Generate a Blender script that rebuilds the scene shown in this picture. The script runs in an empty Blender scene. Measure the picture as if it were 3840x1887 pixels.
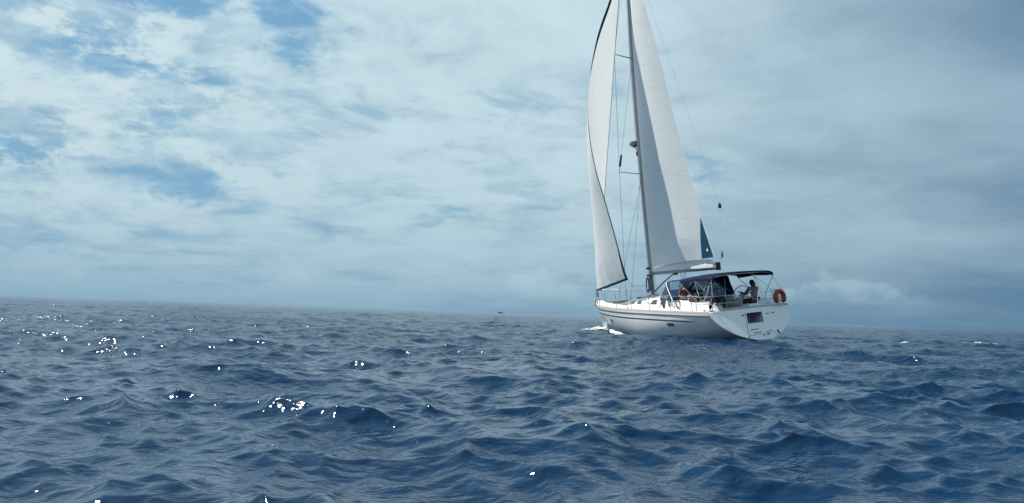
import bpy, bmesh, math, random
import numpy as np
from mathutils import Vector, Matrix

scene = bpy.context.scene
COL = scene.collection
rad = math.radians
random.seed(7)

# ------------------------------------------------------------------ camera
CAM_H = 0.90
cam_data = bpy.data.cameras.new('camera')
cam_data.sensor_fit = 'HORIZONTAL'
cam_data.sensor_width = 36.0
cam_data.lens = 36.0 * 3325.0 / 3840.0
cam_data.clip_start = 0.05
cam_data.clip_end = 60000.0
cam = bpy.data.objects.new('camera', cam_data)
COL.objects.link(cam)
PITCH, ROLL = rad(3.98), rad(1.955)
_f = Vector((0, math.cos(PITCH), math.sin(PITCH)))
_u0 = Vector((0, -math.sin(PITCH), math.cos(PITCH)))
_r0 = Vector((1, 0, 0))
_r = math.cos(ROLL) * _r0 + math.sin(ROLL) * _u0
_u = -math.sin(ROLL) * _r0 + math.cos(ROLL) * _u0
_m = Matrix((_r, _u, -_f)).transposed().to_4x4()
_m.translation = (0, 0, CAM_H)
cam.matrix_world = _m
scene.camera = cam

# ------------------------------------------------------------------ sun and sky
SUN_AZ, SUN_EL = rad(-60), rad(50)
sun_dir = Vector((math.sin(SUN_AZ) * math.cos(SUN_EL), math.cos(SUN_AZ) * math.cos(SUN_EL), math.sin(SUN_EL)))
sl = bpy.data.lights.new('sun', 'SUN')
sl.energy = 5.0
sl.angle = rad(0.6)
sl.color = (1.0, 0.955, 0.88)
sun = bpy.data.objects.new('sun', sl)
COL.objects.link(sun)
sun.rotation_euler = (-sun_dir).to_track_quat('-Z', 'Y').to_euler()
sun.location = (-30, 40, 60)

world = bpy.data.worlds.new('World')
scene.world = world
world.use_nodes = True
WT = world.node_tree
WT.nodes.clear()


class NT:
    """small helper to write node maths"""
    def __init__(self, tree):
        self.t = tree

    def node(self, kind, **kw):
        n = self.t.nodes.new(kind)
        for k, v in kw.items():
            setattr(n, k, v)
        return n

    def put(self, sock, v):
        if isinstance(v, bpy.types.NodeSocket):
            self.t.links.new(v, sock)
        else:
            sock.default_value = v

    def m(self, op, a, b=0.0, c=0.0, clamp=False):
        n = self.node('ShaderNodeMath', operation=op, use_clamp=clamp)
        for i, v in enumerate((a, b, c)):
            self.put(n.inputs[i], v)
        return n.outputs[0]

    def vm(self, op, a, b=(0, 0, 0)):
        n = self.node('ShaderNodeVectorMath', operation=op)
        self.put(n.inputs[0], a)
        self.put(n.inputs[1], b)
        return n.outputs['Value'] if op in ('DOT_PRODUCT', 'LENGTH') else n.outputs[0]

    def xyz(self, x, y, z):
        n = self.node('ShaderNodeCombineXYZ')
        for i, v in enumerate((x, y, z)):
            self.put(n.inputs[i], v)
        return n.outputs[0]

    def sep(self, v):
        n = self.node('ShaderNodeSeparateXYZ')
        self.put(n.inputs[0], v)
        return n.outputs

    def noise(self, vec, scale, detail=4.0, rough=0.5, dist=0.0, lac=2.0, dim='3D'):
        n = self.node('ShaderNodeTexNoise', noise_dimensions=dim)
        self.put(n.inputs['Vector'], vec)
        n.inputs['Scale'].default_value = scale
        n.inputs['Detail'].default_value = detail
        n.inputs['Roughness'].default_value = rough
        n.inputs['Lacunarity'].default_value = lac
        n.inputs['Distortion'].default_value = dist
        return n.outputs

    def smooth(self, v, lo, hi, a=0.0, b=1.0):
        n = self.node('ShaderNodeMapRange', interpolation_type='SMOOTHSTEP')
        self.put(n.inputs['Value'], v)
        n.inputs['From Min'].default_value = lo
        n.inputs['From Max'].default_value = hi
        n.inputs['To Min'].default_value = a
        n.inputs['To Max'].default_value = b
        return n.outputs[0]

    def mix(self, fac, a, b, mode='MIX'):
        n = self.node('ShaderNodeMix', data_type='RGBA', blend_type=mode)
        self.put(n.inputs[0], fac)
        self.put(n.inputs[6], a)
        self.put(n.inputs[7], b)
        return n.outputs[2]


def rgb(r, g, b):
    return (r, g, b, 1.0)


SKY_K = 0.10                               # strength of the Background


def sky_rgb(r, g, b):                      # radiance wanted, in the units the Background scales
    e = 0.735 / SKY_K
    return (r * e, g * e, b * e, 1.0)


w = NT(WT)
tc = w.node('ShaderNodeTexCoord')
D = w.vm('NORMALIZE', tc.outputs['Generated'])
dx, dy, dz = w.sep(D)
sky = w.node('ShaderNodeTexSky', sky_type='NISHITA')
sky.sun_disc = False
sky.sun_elevation = SUN_EL
sky.sun_rotation = SUN_AZ
sky.air_density = 1.0
sky.dust_density = 1.2
sky.ozone_density = 1.5
az = w.m('MULTIPLY', w.m('ARCTAN2', dx, dy), 57.29578)
el = w.m('MULTIPLY', w.m('ARCSINE', dz), 57.29578)
elp = w.m('MAXIMUM', el, 0.0)
# the cloud deck: directions carried on to a high layer, so clouds flatten towards the horizon
inv = w.m('DIVIDE', 1.0, w.m('ADD', w.m('MAXIMUM', dz, 0.0), 0.15))
P = w.xyz(w.m('MULTIPLY', dx, inv), w.m('MULTIPLY', dy, inv), 0.0)
wn = w.noise(P, 1.6, 3, 0.5)['Color']
Pw = w.vm('ADD', P, w.vm('MULTIPLY', w.vm('SUBTRACT', wn, (.5, .5, .5)), (.38, .38, 0)))
n_big = w.noise(Pw, 0.85, 6, 0.52)[0]
n_mid = w.noise(w.vm('ADD', Pw, (4.3, 1.7, 0)), 2.4, 7, 0.58)[0]
n_fine = w.noise(w.vm('ADD', Pw, (9.1, 3.3, 0)), 7.5, 6, 0.62)[0]
low = w.smooth(el, 2.0, 11.0, 0.25, 1.0)             # fine structure washes out low down
n_fine = w.m('ADD', 0.5, w.m('MULTIPLY', w.m('SUBTRACT', n_fine, 0.5), low))
# sun side / far side of the sky
hx = w.m('DIVIDE', dx, w.m('SQRT', w.m('ADD', w.m('ADD', w.m('MULTIPLY', dx, dx), w.m('MULTIPLY', dy, dy)), 1e-5)))
hy = w.m('DIVIDE', dy, w.m('SQRT', w.m('ADD', w.m('ADD', w.m('MULTIPLY', dx, dx), w.m('MULTIPLY', dy, dy)), 1e-5)))
side = w.m('ADD', w.m('MULTIPLY', hx, math.sin(rad(-52))), w.m('MULTIPLY', hy, math.cos(rad(-52))))
side = w.m('ADD', side, w.m('MULTIPLY', w.m('SUBTRACT', n_big, 0.5), 0.55))
away = w.m('ADD', w.m('MULTIPLY', hx, math.sin(rad(68))), w.m('MULTIPLY', hy, math.cos(rad(68))))
away = w.m('SUBTRACT', away, w.m('MULTIPLY', w.m('SUBTRACT', n_big, 0.5), 0.50))
sunny = w.smooth(away, 0.42, 0.91, 1.0, 0.0)          # a heavy bank of cloud off to the right
# openings in the deck
wa = w.noise(w.xyz(w.m('MULTIPLY', az, 0.11), w.m('MULTIPLY', el, 0.26), 2.0), 1.0, 5, 0.6)['Color']
wr, wg, wb = w.sep(wa)
wf = w.noise(w.xyz(w.m('MULTIPLY', az, 0.42), w.m('MULTIPLY', el, 0.75), 7.0), 1.0, 6, 0.65)['Color']
fr, fg, fb = w.sep(wf)
azw = w.m('ADD', w.m('ADD', az, w.m('MULTIPLY', w.m('SUBTRACT', wr, 0.5), 7.0)), w.m('MULTIPLY', w.m('SUBTRACT', fr, 0.5), 4.0))
elw = w.m('ADD', w.m('ADD', el, w.m('MULTIPLY', w.m('SUBTRACT', wg, 0.5), 3.6)), w.m('MULTIPLY', w.m('SUBTRACT', fg, 0.5), 2.6))
GAPS = [(-15.3, 18.0, 2.0, 1.5, 1.0), (-14.0, 16.0, 1.9, .8, .9), (-22.5, 18.2, 5.0, 1.0, .9), (-25.4, 14.3, 2.7, 1.5, .75),
        (-20.8, 13.4, 2.6, .8, .55), (-19.7, 7.0, 3.6, .85, 1.0), (-29.5, 8.2, 3.4, .75, .95), (-23.6, 7.6, 1.8, .5, .7),
        (-5.0, 6.2, 1.9, .5, .65), (12.3, 9.3, 1.7, .75, .75), (-22.0, 10.9, 2.0, .7, .45), (-27.0, 3.4, 8.0, 1.1, .85),
        (-12.5, 5.0, 2.6, .6, .5), (9.0, 4.9, 5.0, .55, .35), (1.0, 7.5, 2.6, .5, .3)]
G = 0.0
for a0, e0, sa, se, amp in GAPS:
    qa = w.m('DIVIDE', w.m('SUBTRACT', azw, a0), sa)
    qe = w.m('DIVIDE', w.m('SUBTRACT', elw, e0), se)
    q = w.m('ADD', w.m('MULTIPLY', qa, qa), w.m('MULTIPLY', qe, qe))
    g = w.m('MULTIPLY', w.m('EXPONENT', w.m('MULTIPLY', q, -0.8)), amp)
    G = w.m('MAXIMUM', G, g) if not isinstance(G, float) else g
near_sun = w.m('MULTIPLY', w.smooth(side, 0.66, 0.95), w.smooth(el, 2.0, 7.0))
# cover: ragged where the openings are, broken into small heaps towards the sun
dens = w.m('ADD', w.m('ADD', w.m('MULTIPLY', n_big, 0.30), w.m('MULTIPLY', n_mid, 0.40)), w.m('MULTIPLY', n_fine, 0.30))
dens = w.m('SUBTRACT', dens, w.m('MULTIPLY', G, 0.20))
dens = w.m('SUBTRACT', dens, w.m('MULTIPLY', near_sun, 0.035))
heap = w.noise(w.xyz(w.m('MULTIPLY', az, 0.24), w.m('MULTIPLY', el, 0.46), 3.0), 1.0, 9, 0.64)[0]
dens = w.m('ADD', dens, w.m('MULTIPLY', w.m('MULTIPLY', w.smooth(heap, 0.47, 0.61, -0.25, 1.0), near_sun), 0.11))
dens = w.m('ADD', dens, w.smooth(sunny, 0.2, 0.9, 0.16, 0.0))
cover = w.smooth(dens, 0.27, 0.50, 0.04, 1.0)
cover = w.m('MULTIPLY', cover, w.smooth(el, 19.0, 48.0, 1.0, 0.48))      # the layer is thinner looked at from straight below
# light on the clouds
puff = w.m('ADD', w.m('MULTIPLY', n_mid, 0.6), w.m('MULTIPLY', n_fine, 0.4))
shade = w.smooth(puff, 0.33, 0.64, 0.80, 1.02)
c_sun = w.mix(shade, sky_rgb(0.10, 0.17, 0.22), sky_rgb(0.575, 0.75, 0.825))
n_dark = w.noise(w.vm('ADD', Pw, (2.2, 8.0, 0)), 0.9, 5, 0.5)[0]
c_far = w.mix(w.smooth(n_dark, 0.35, 0.68), sky_rgb(0.125, 0.235, 0.37), sky_rgb(0.30, 0.45, 0.57))
# small bright heaps on the sunward side
heap_b = w.m('MULTIPLY', w.smooth(heap, 0.50, 0.60), near_sun)
heap_d = w.m('MULTIPLY', w.smooth(heap, 0.50, 0.40), near_sun)
c_sun = w.mix(w.m('MULTIPLY', heap_b, 0.80), c_sun, sky_rgb(0.66, 0.80, 0.83))
c_sun = w.mix(w.m('MULTIPLY', heap_d, 0.38), c_sun, sky_rgb(0.26, 0.44, 0.60))
c_cloud = w.mix(sunny, c_far, c_sun)
blue = w.mix(0.88, sky.outputs[0], sky_rgb(0.140, 0.36, 0.57))
col = w.mix(cover, blue, c_cloud)
# the air low over the sea
hz_col = w.mix(w.smooth(away, 0.20, 0.80, 1.0, 0.0), sky_rgb(0.095, 0.205, 0.330), sky_rgb(0.225, 0.392, 0.525))
hz = w.m('EXPONENT', w.m('MULTIPLY', elp, -1 / 5.0))
hz = w.m('MULTIPLY', hz, 0.90)
col = w.mix(hz, col, hz_col)
# heaped cloud standing on the horizon
cx = w.xyz(w.m('MULTIPLY', az, 0.34), w.m('MULTIPLY', el, 0.60), 5.0)
cn = w.noise(cx, 1.0, 7, 0.55)[0]
bank = w.m('SUBTRACT', w.noise(w.xyz(w.m('MULTIPLY', az, 0.09), 0.0, 1.0), 1.0, 2, 0.5)[0], 0.5)
top = w.m('ADD', w.m('MULTIPLY', bank, 5.0), 0.2)
for a0, sa, hh in ((20.5, 6.0, 2.7), (-13.8, 1.8, 2.6), (1.8, 3.0, 2.5), (-27.0, 5.0, 1.2)):
    qa = w.m('DIVIDE', w.m('SUBTRACT', az, a0), sa)
    top = w.m('ADD', top, w.m('MULTIPLY', w.m('EXPONENT', w.m('MULTIPLY', w.m('MULTIPLY', qa, qa), -1.0)), hh))
cum = w.smooth(w.m('ADD', w.m('SUBTRACT', top, el), w.m('MULTIPLY', w.m('SUBTRACT', cn, 0.5), 5.0)), -0.15, 0.5)
cum = w.m('MULTIPLY', cum, w.smooth(el, 0.5, 2.2))
cum = w.m('MULTIPLY', cum, w.smooth(cn, 0.40, 0.62, 0.15, 0.75))
c_cum = w.mix(sunny, sky_rgb(0.30, 0.45, 0.56), sky_rgb(0.42, 0.60, 0.68))
col = w.mix(w.m('MULTIPLY', cum, 0.80), col, c_cum)
# below the horizon: the colour of the sea's own sheen
col = w.mix(w.smooth(el, -1.5, -0.2, 1.0, 0.0), col, sky_rgb(0.05, 0.10, 0.16))
bg = w.node('ShaderNodeBackground')
w.put(bg.inputs[0], col)
bg.inputs[1].default_value = SKY_K
wo = w.node('ShaderNodeOutputWorld')
WT.links.new(bg.outputs[0], wo.inputs[0])
world.cycles.sampling_method = 'MANUAL'
world.cycles.sample_map_resolution = 512

# ------------------------------------------------------------------ exposure
scene.view_settings.view_transform = 'Standard'
scene.view_settings.look = 'None'
scene.view_settings.exposure = 0.45
scene.view_settings.gamma = 1.0
scene.view_settings.use_curve_mapping = False
scene.cycles.use_denoising = True
scene.cycles.max_bounces = 8
scene.cycles.sample_clamp_indirect = 6.0
scene.cycles.caustics_reflective = False
scene.cycles.caustics_refractive = False


# ------------------------------------------------------------------ materials
def new_mat(name):
    m = bpy.data.materials.new(name)
    m.use_nodes = True
    t = m.node_tree
    b = t.nodes['Principled BSDF']
    return m, NT(t), b


def mat(name, c, rough=0.5, metal=0.0, var=0.08, scale=6.0, bump=0.0, bscale=40.0, coat=0.0, spec=0.5):
    """plain paint / cloth / metal with a little uneven colour and roughness"""
    m, n, b = new_mat(name)
    tcn = n.node('ShaderNodeTexCoord').outputs['Object']
    nz = n.noise(tcn, scale, 5, 0.6)[0]
    d = n.mix(nz, rgb(*[max(0, v * (1 - var)) for v in c]), rgb(*[min(1, v * (1 + var)) for v in c]))
    n.put(b.inputs['Base Color'], d)
    n.put(b.inputs['Roughness'], n.smooth(nz, 0.2, 0.8, max(0.02, rough - 0.07), min(1, rough + 0.07)))
    b.inputs['Metallic'].default_value = metal
    b.inputs['Specular IOR Level'].default_value = spec
    b.inputs['Coat Weight'].default_value = coat
    if bump:
        bn = n.node('ShaderNodeBump')
        bn.inputs['Strength'].default_value = bump
        bn.inputs['Distance'].default_value = 0.01
        n.put(bn.inputs['Height'], n.noise(tcn, bscale, 4, 0.6)[0])
        n.put(b.inputs['Normal'], bn.outputs[0])
    return m


# ------------------------------------------------------------------ the sea
def make_tiles(size, N, seed, lam_pk, lam_min, lam_max, wind, spread, cuts):
    """heights and sideways shifts of a repeating patch of wind sea, band-limited at each cut"""
    rng = np.random.default_rng(seed)
    k1 = 2 * np.pi * np.fft.fftfreq(N, size / N)
    kx, ky = np.meshgrid(k1, k1, indexing='ij')
    k = np.hypot(kx, ky)
    k[0, 0] = 1.0
    lam = 2 * np.pi / k
    kp = 2 * np.pi / lam_pk
    S = np.exp(-1.1 * (kp / k) ** 2) / k ** 4.0
    c = (kx * wind[0] + ky * wind[1]) / k
    S *= np.where(c > 0, np.abs(c) ** spread, 0.10 * np.abs(c) ** spread) + 0.05
    S *= np.clip((lam - lam_min) / (0.6 * lam_min), 0, 1) * (lam < lam_max)
    S[0, 0] = 0
    g = (rng.standard_normal((N, N)) + 1j * rng.standard_normal((N, N))) * np.sqrt(S)
    base = np.fft.ifft2(g).real
    g /= base.std()
    out = []
    for cut in cuts:
        f = g * np.exp(-(k * cut / (2 * np.pi) * 0.55) ** 4)
        h = np.fft.ifft2(f).real
        sx = np.fft.ifft2(-1j * kx / k * f).real
        sy = np.fft.ifft2(-1j * ky / k * f).real
        gx = np.fft.ifft2(1j * kx * f).real
        gy = np.fft.ifft2(1j * ky * f).real
        out.append((h.astype(np.float32), sx.astype(np.float32), sy.astype(np.float32), float((gx ** 2 + gy ** 2).mean())))
    return size, out


def sample(tile, x, y, size):
    N = tile.shape[0]
    fx = (x / size) % 1.0 * N
    fy = (y / size) % 1.0 * N
    ix = fx.astype(np.int32)
    iy = fy.astype(np.int32)
    ax = (fx - ix).astype(np.float32)
    ay = (fy - iy).astype(np.float32)
    ix %= N
    iy %= N
    jx = (ix + 1) % N
    jy = (iy + 1) % N
    return (tile[ix, iy] * (1 - ax) * (1 - ay) + tile[jx, iy] * ax * (1 - ay) + tile[ix, jy] * (1 - ax) * ay + tile[jx, jy] * ax * ay)


WIND = (-0.45, -0.893)
CUTS = [0.0, 0.35, 0.8, 1.8, 4.0, 9.0, 20.0]
SEAS = [   # (tile, rms height in m, sideways sharpening, turn)
    (make_tiles(53.0, 1024, 11, 3.5, 0.20, 30, WIND, 1.6, CUTS), 0.046, 1.35, 0.0),
    (make_tiles(37.3, 1024, 23, 1.5, 0.16, 12, WIND, 1.0, CUTS), 0.022, 1.25, 0.6),
    (make_tiles(23.9, 1024, 41, 0.75, 0.10, 4, WIND, 0.7, CUTS), 0.0120, 0.8, -0.5),
    (make_tiles(197.0, 512, 5, 22.0, 3.0, 90, (-0.75, -0.66), 4.0, CUTS), 0.050, 0.8, 0.0),
]
SEA_OFF = (45.0, 23.0)


def value_noise(x, y, seed, octs=3):
    rng = np.random.default_rng(seed)
    tab = rng.random((256, 256))
    out = np.zeros_like(x)
    amp, f, tot = 1.0, 1.0, 0.0
    for _k in range(octs):
        xi, yi = np.floor(x * f).astype(int), np.floor(y * f).astype(int)
        fx, fy = x * f - xi, y * f - yi
        fx, fy = fx * fx * (3 - 2 * fx), fy * fy * (3 - 2 * fy)
        a_, b1 = tab[xi % 256, yi % 256], tab[(xi + 1) % 256, yi % 256]
        c_, d1 = tab[xi % 256, (yi + 1) % 256], tab[(xi + 1) % 256, (yi + 1) % 256]
        out += amp * ((a_ * (1 - fx) + b1 * fx) * (1 - fy) + (c_ * (1 - fx) + d1 * fx) * fy)
        tot += amp
        amp *= 0.6
        f *= 2.1
    return out / tot


def sea_disp(x, y, cell):
    """displacement of the sea at world x, y for a mesh whose cells are `cell` metres"""
    dxs = np.zeros_like(x)
    dys = np.zeros_like(x)
    dzs = np.zeros_like(x)
    lost = np.zeros_like(x)
    want = np.maximum(cell * 2.6, 1e-3)
    lev = np.interp(np.log(want), np.log([0.2] + CUTS[1:]), np.arange(len(CUTS)))
    gust = 0.45 + 1.15 * value_noise(x * 0.16, y * 0.30, 3) ** 1.2       # rougher and smoother patches
    ruff = 0.30 + 1.5 * value_noise(x * 0.45 + 9, y * 0.8, 4) ** 1.5
    for q_, ((size, tl), amp, chop, turn) in enumerate(SEAS):
        mod = (gust, gust, ruff, np.ones_like(x))[q_]
        ct, st = math.cos(turn), math.sin(turn)
        xr = (x + SEA_OFF[0]) * ct - (y + SEA_OFF[1]) * st
        yr = (x + SEA_OFF[0]) * st + (y + SEA_OFF[1]) * ct
        full = tl[0][3]
        for i in range(len(CUTS)):
            wgt = np.clip(1 - np.abs(lev - i), 0, 1)
            s = wgt > 0
            if not s.any():
                continue
            h, sx, sy, var = tl[i]
            ww = wgt[s] * amp * mod[s]
            hz_ = sample(h, xr[s], yr[s], size)
            ax = sample(sx, xr[s], yr[s], size)
            ay = sample(sy, xr[s], yr[s], size)
            dzs[s] += hz_ * ww
            dxs[s] += -(ax * ct + ay * st) * ww * chop
            dys[s] += -(-ax * st + ay * ct) * ww * chop
            lost[s] += wgt[s] * (full - var) * (amp * mod[s]) ** 2
    return dxs, dys, dzs, lost


BOAT_POS = (9.763, 35.70)
BOAT_FWD = (-0.3401, 0.9404)


def boat_waves(x, y):
    """water piled up at the bow and stern quarter of the yacht, and its trough amidships"""
    rx, ry = x - BOAT_POS[0], y - BOAT_POS[1]
    s = rx * BOAT_FWD[0] + ry * BOAT_FWD[1]
    t = -rx * BOAT_FWD[1] + ry * BOAT_FWD[0]
    z = 0.10 * np.exp(-((s - 6) / 10.0) ** 2 - (t / 7.0) ** 2)
    z += 0.16 * np.exp(-((s - 13.0) / 0.9) ** 2 - (t / 1.4) ** 2)
    z += 0.07 * np.exp(-((s + 1.2) / 1.6) ** 2 - (t / 2.0) ** 2)
    z -= 0.03 * np.exp(-((s - 6.5) / 2.2) ** 2 - (t / 3.0) ** 2)
    for sg in (-1, 1):      # arms of the bow wave
        arm = t * sg - 0.36 * (13.0 - s) - 0.3
        z += 0.07 * np.exp(-(arm / 0.5) ** 2) * np.clip((13.4 - s) / 2, 0, 1) * np.exp(-np.clip(13 - s, 0, None) / 5.0)
    return z


rr = [0.6]
while rr[-1] < 320:
    rr.append(rr[-1] * 1.0060 + 0.0008)
g_ = 1.0062
while rr[-1] < 30000:
    g_ = min(1.09, g_ * 1.012)
    rr.append(rr[-1] * g_)
rr = np.array(rr)
dense = np.linspace(-38, 38, 1021)
coarse = np.linspace(38, 322, 130)[1:-1]
aa = np.radians(np.concatenate([dense, coarse]))
NR, NA = len(rr), len(aa)
RR, AA = np.meshgrid(rr, aa, indexing='ij')
X0 = RR * np.sin(AA)
Y0 = RR * np.cos(AA)
dr = np.gradient(rr)[:, None]
da = np.gradient(aa)
da[-1] = da[-2]
cell = np.maximum(np.broadcast_to(dr, RR.shape), 0.8 * RR * np.abs(da)[None, :] * np.where(np.abs(AA) < rad(40), 1.0, 0.25))
ddx, ddy, ddz, lost = sea_disp(X0.ravel(), Y0.ravel(), cell.ravel())
near_fade = np.clip((RR.ravel() - 0.6) / 1.6, 0.0, 1.0)
SX = X0.ravel() + ddx * near_fade
SY = Y0.ravel() + ddy * near_fade
SZ = ddz * (0.35 + 0.65 * near_fade) + boat_waves(X0.ravel(), Y0.ravel())


def mesh_from_arrays(name, V, Fq, material, smooth=True):
    me = bpy.data.meshes.new(name)
    me.vertices.add(len(V))
    me.vertices.foreach_set('co', V.astype(np.float32).ravel())
    nf = len(Fq)
    me.loops.add(nf * 4)
    me.polygons.add(nf)
    me.loops.foreach_set('vertex_index', Fq.astype(np.int32).ravel())
    me.polygons.foreach_set('loop_start', np.arange(0, nf * 4, 4, dtype=np.int32))
    me.polygons.foreach_set('loop_total', np.full(nf, 4, dtype=np.int32))
    me.update(calc_edges=True)
    me.polygons.foreach_set('use_smooth', np.full(nf, smooth, dtype=bool))
    me.materials.append(material)
    me.validate()
    return me


def sea_material():
    m, n, b = new_mat('sea_water')
    pos = n.node('ShaderNodeNewGeometry').outputs['Position']
    lostn = n.node('ShaderNodeAttribute', attribute_name='ripple').outputs['Fac']
    # deep clear ocean: what comes back out of the water is a dark blue
    nz = n.noise(n.vm('MULTIPLY', pos, (0.03, 0.03, 0.03)), 1.0, 3, 0.5)[0]
    n.put(b.inputs['Base Color'], n.mix(nz, rgb(0.0015, 0.018, 0.053), rgb(0.0025, 0.024, 0.063)))
    b.inputs['IOR'].default_value = 1.333
    n.put(b.inputs['Roughness'], n.m('ADD', 0.058, n.m('MULTIPLY', n.m('SQRT', lostn), 0.40), clamp=True))
    # ripples too short for the mesh
    st = n.vm('MULTIPLY', pos, (1.0, 1.25, 1.0))
    r1 = n.noise(st, 7.5, 2, 0.45, 0.2)[0]
    r2 = n.noise(n.vm('ADD', st, (3, 7, 1)), 15.0, 2, 0.4, 0.0)[0]
    hgt = n.m('ADD', n.m('MULTIPLY', r1, n.m('ADD', 0.022, n.m('MULTIPLY', n.m('SQRT', lostn), 0.14))), n.m('MULTIPLY', r2, 0.004))
    bn = n.node('ShaderNodeBump')
    n.put(bn.inputs['Height'], hgt)
    bn.inputs['Distance'].default_value = 1.0
    bn.inputs['Strength'].default_value = 1.0
    n.put(b.inputs['Normal'], bn.outputs[0])
    return m


_i = np.arange(NR - 1)[:, None]
_j = np.arange(NA)[None, :]
_jn = (_j + 1) % NA
quads = np.stack([_i * NA + _j, _i * NA + _jn, (_i + 1) * NA + _jn, (_i + 1) * NA + _j], -1).reshape(-1, 4)[:, ::-1]
SEA_MAT = sea_material()
SV = np.stack([SX, SY, SZ], -1)
# close the small hole under the camera
sea_me = mesh_from_arrays('sea', SV, quads, SEA_MAT)
at = sea_me.attributes.new('ripple', 'FLOAT', 'POINT')
at.data.foreach_set('value', lost.astype(np.float32))
bm = bmesh.new()
bm.from_mesh(sea_me)
bm.verts.ensure_lookup_table()
bm.faces.new([bm.verts[i] for i in range(NA)])
bm.normal_update()
bm.to_mesh(sea_me)
bm.free()
sea = bpy.data.objects.new('sea', sea_me)
COL.objects.link(sea)
sea['kind'] = 'structure'
sea['label'] = 'dark blue choppy open sea reaching to the tilted horizon'

# ------------------------------------------------------------------ mesh helpers
class MB:
    """collects shapes and links them as ONE mesh object"""
    def __init__(self):
        self.v, self.f, self.uv = [], [], None

    def add(self, vs, fs):
        o = len(self.v)
        self.v += [tuple(p) for p in vs]
        self.f += [tuple(i + o for i in f) for f in fs]
        return self

    def box(self, c, s, rot=None):
        hx_, hy_, hz_ = s[0] / 2, s[1] / 2, s[2] / 2
        bv = min(hx_, hy_, hz_) * 0.22
        vs, fs = [], []
        bmx = bmesh.new()
        bmesh.ops.create_cube(bmx, size=1.0)
        for q in bmx.verts:
            q.co = Vector((q.co.x * s[0], q.co.y * s[1], q.co.z * s[2]))
        bmesh.ops.bevel(bmx, geom=list(bmx.edges), offset=bv, segments=1, affect='EDGES')
        M = rot.to_4x4() if rot else Matrix.Identity(4)
        for q in bmx.verts:
            vs.append(Vector(c) + (M @ q.co))
        bmx.verts.index_update()
        for q in bmx.faces:
            fs.append([x.index for x in q.verts])
        bmx.free()
        return self.add(vs, fs)

    def tube(self, pts, r, n=6, cap=True, flat=None):
        pts = [Vector(p) for p in pts]
        rs = r if isinstance(r, (list, tuple)) else [r] * len(pts)
        vs, fs = [], []
        up = Vector((0.123, 0.31, 0.94)).normalized()
        for i, p in enumerate(pts):
            if i == 0:
                t = pts[1] - p
            elif i == len(pts) - 1:
                t = p - pts[i - 1]
            else:
                t = (pts[i + 1] - p).normalized() + (p - pts[i - 1]).normalized()
            t.normalize()
            a = t.cross(up)
            if a.length < 0.15:
                a = t.cross(Vector((1, 0, 0)))
            a.normalize()
            b = t.cross(a).normalized()
            if i and (a.dot(pa) < 0):
                a, b = -a, -b
            pa = a
            for k in range(n):
                an = 2 * math.pi * k / n
                vs.append(p + rs[i] * (math.cos(an) * a + math.sin(an) * b))
        for i in range(len(pts) - 1):
            for k in range(n):
                k2 = (k + 1) % n
                fs.append((i * n + k, i * n + k2, (i + 1) * n + k2, (i + 1) * n + k))
        if cap:
            fs.append(tuple(range(n))[::-1])
            fs.append(tuple((len(pts) - 1) * n + k for k in range(n)))
        return self.add(vs, fs)

    def grid(self, rows, closed=False):
        nr, nc = len(rows), len(rows[0])
        vs = [p for r_ in rows for p in r_]
        fs = []
        for i in range(nr - 1):
            for j in range(nc if closed else nc - 1):
                j2 = (j + 1) % nc
                fs.append((i * nc + j, i * nc + j2, (i + 1) * nc + j2, (i + 1) * nc + j))
        return self.add(vs, fs)

    def lathe(self, c, prof, n=16, axis=None):
        """prof: (radius, height) along axis"""
        ax = Vector(axis or (0, 0, 1)).normalized()
        a = ax.orthogonal().normalized()
        b = ax.cross(a)
        rows = []
        for r_, h_ in prof:
            rows.append([Vector(c) + ax * h_ + max(r_, 1e-4) * (math.cos(2 * math.pi * k / n) * a + math.sin(2 * math.pi * k / n) * b) for k in range(n)])
        return self.grid(rows, closed=True)

    def build(self, name, material, parent=None, smooth=True, base=None, weld=True):
        me = bpy.data.meshes.new(name)
        vs = self.v
        if base is not None:
            vs = [tuple(Vector(p) - Vector(base)) for p in vs]
        me.from_pydata(vs, [], self.f)
        if weld:
            b_ = bmesh.new()
            b_.from_mesh(me)
            bmesh.ops.remove_doubles(b_, verts=b_.verts, dist=1e-5)
            bmesh.ops.recalc_face_normals(b_, faces=b_.faces)
            b_.to_mesh(me)
            b_.free()
        if smooth:
            me.polygons.foreach_set('use_smooth', [True] * len(me.polygons))
            try:
                me.set_sharp_from_angle(angle=rad(38))
            except Exception:
                pass
        me.materials.append(material)
        o = bpy.data.objects.new(name, me)
        COL.objects.link(o)
        if parent is not None:
            o.parent = parent
        return o


def tag(o, label=None, category=None, group=None, kind=None):
    for k, v in (('label', label), ('category', category), ('group', group), ('kind', kind)):
        if v:
            o[k] = v
    return o


def interp(x, xs, ys):
    return float(np.interp(x, xs, ys))


def smooth_interp(x, xs, ys):
    """Catmull-Rom through the points"""
    x = min(max(x, xs[0]), xs[-1])
    i = max(0, min(len(xs) - 2, int(np.searchsorted(xs, x, side='right')) - 1))
    x0, x1 = xs[i], xs[i + 1]
    t = (x - x0) / (x1 - x0)

    def slope(k):
        a, b = max(0, k - 1), min(len(xs) - 1, k + 1)
        return (ys[b] - ys[a]) / (xs[b] - xs[a])
    m0, m1 = slope(i) * (x1 - x0), slope(i + 1) * (x1 - x0)
    t2, t3 = t * t, t * t * t
    return (2 * t3 - 3 * t2 + 1) * ys[i] + (t3 - 2 * t2 + t) * m0 + (-2 * t3 + 3 * t2) * ys[i + 1] + (t3 - t2) * m1


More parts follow.
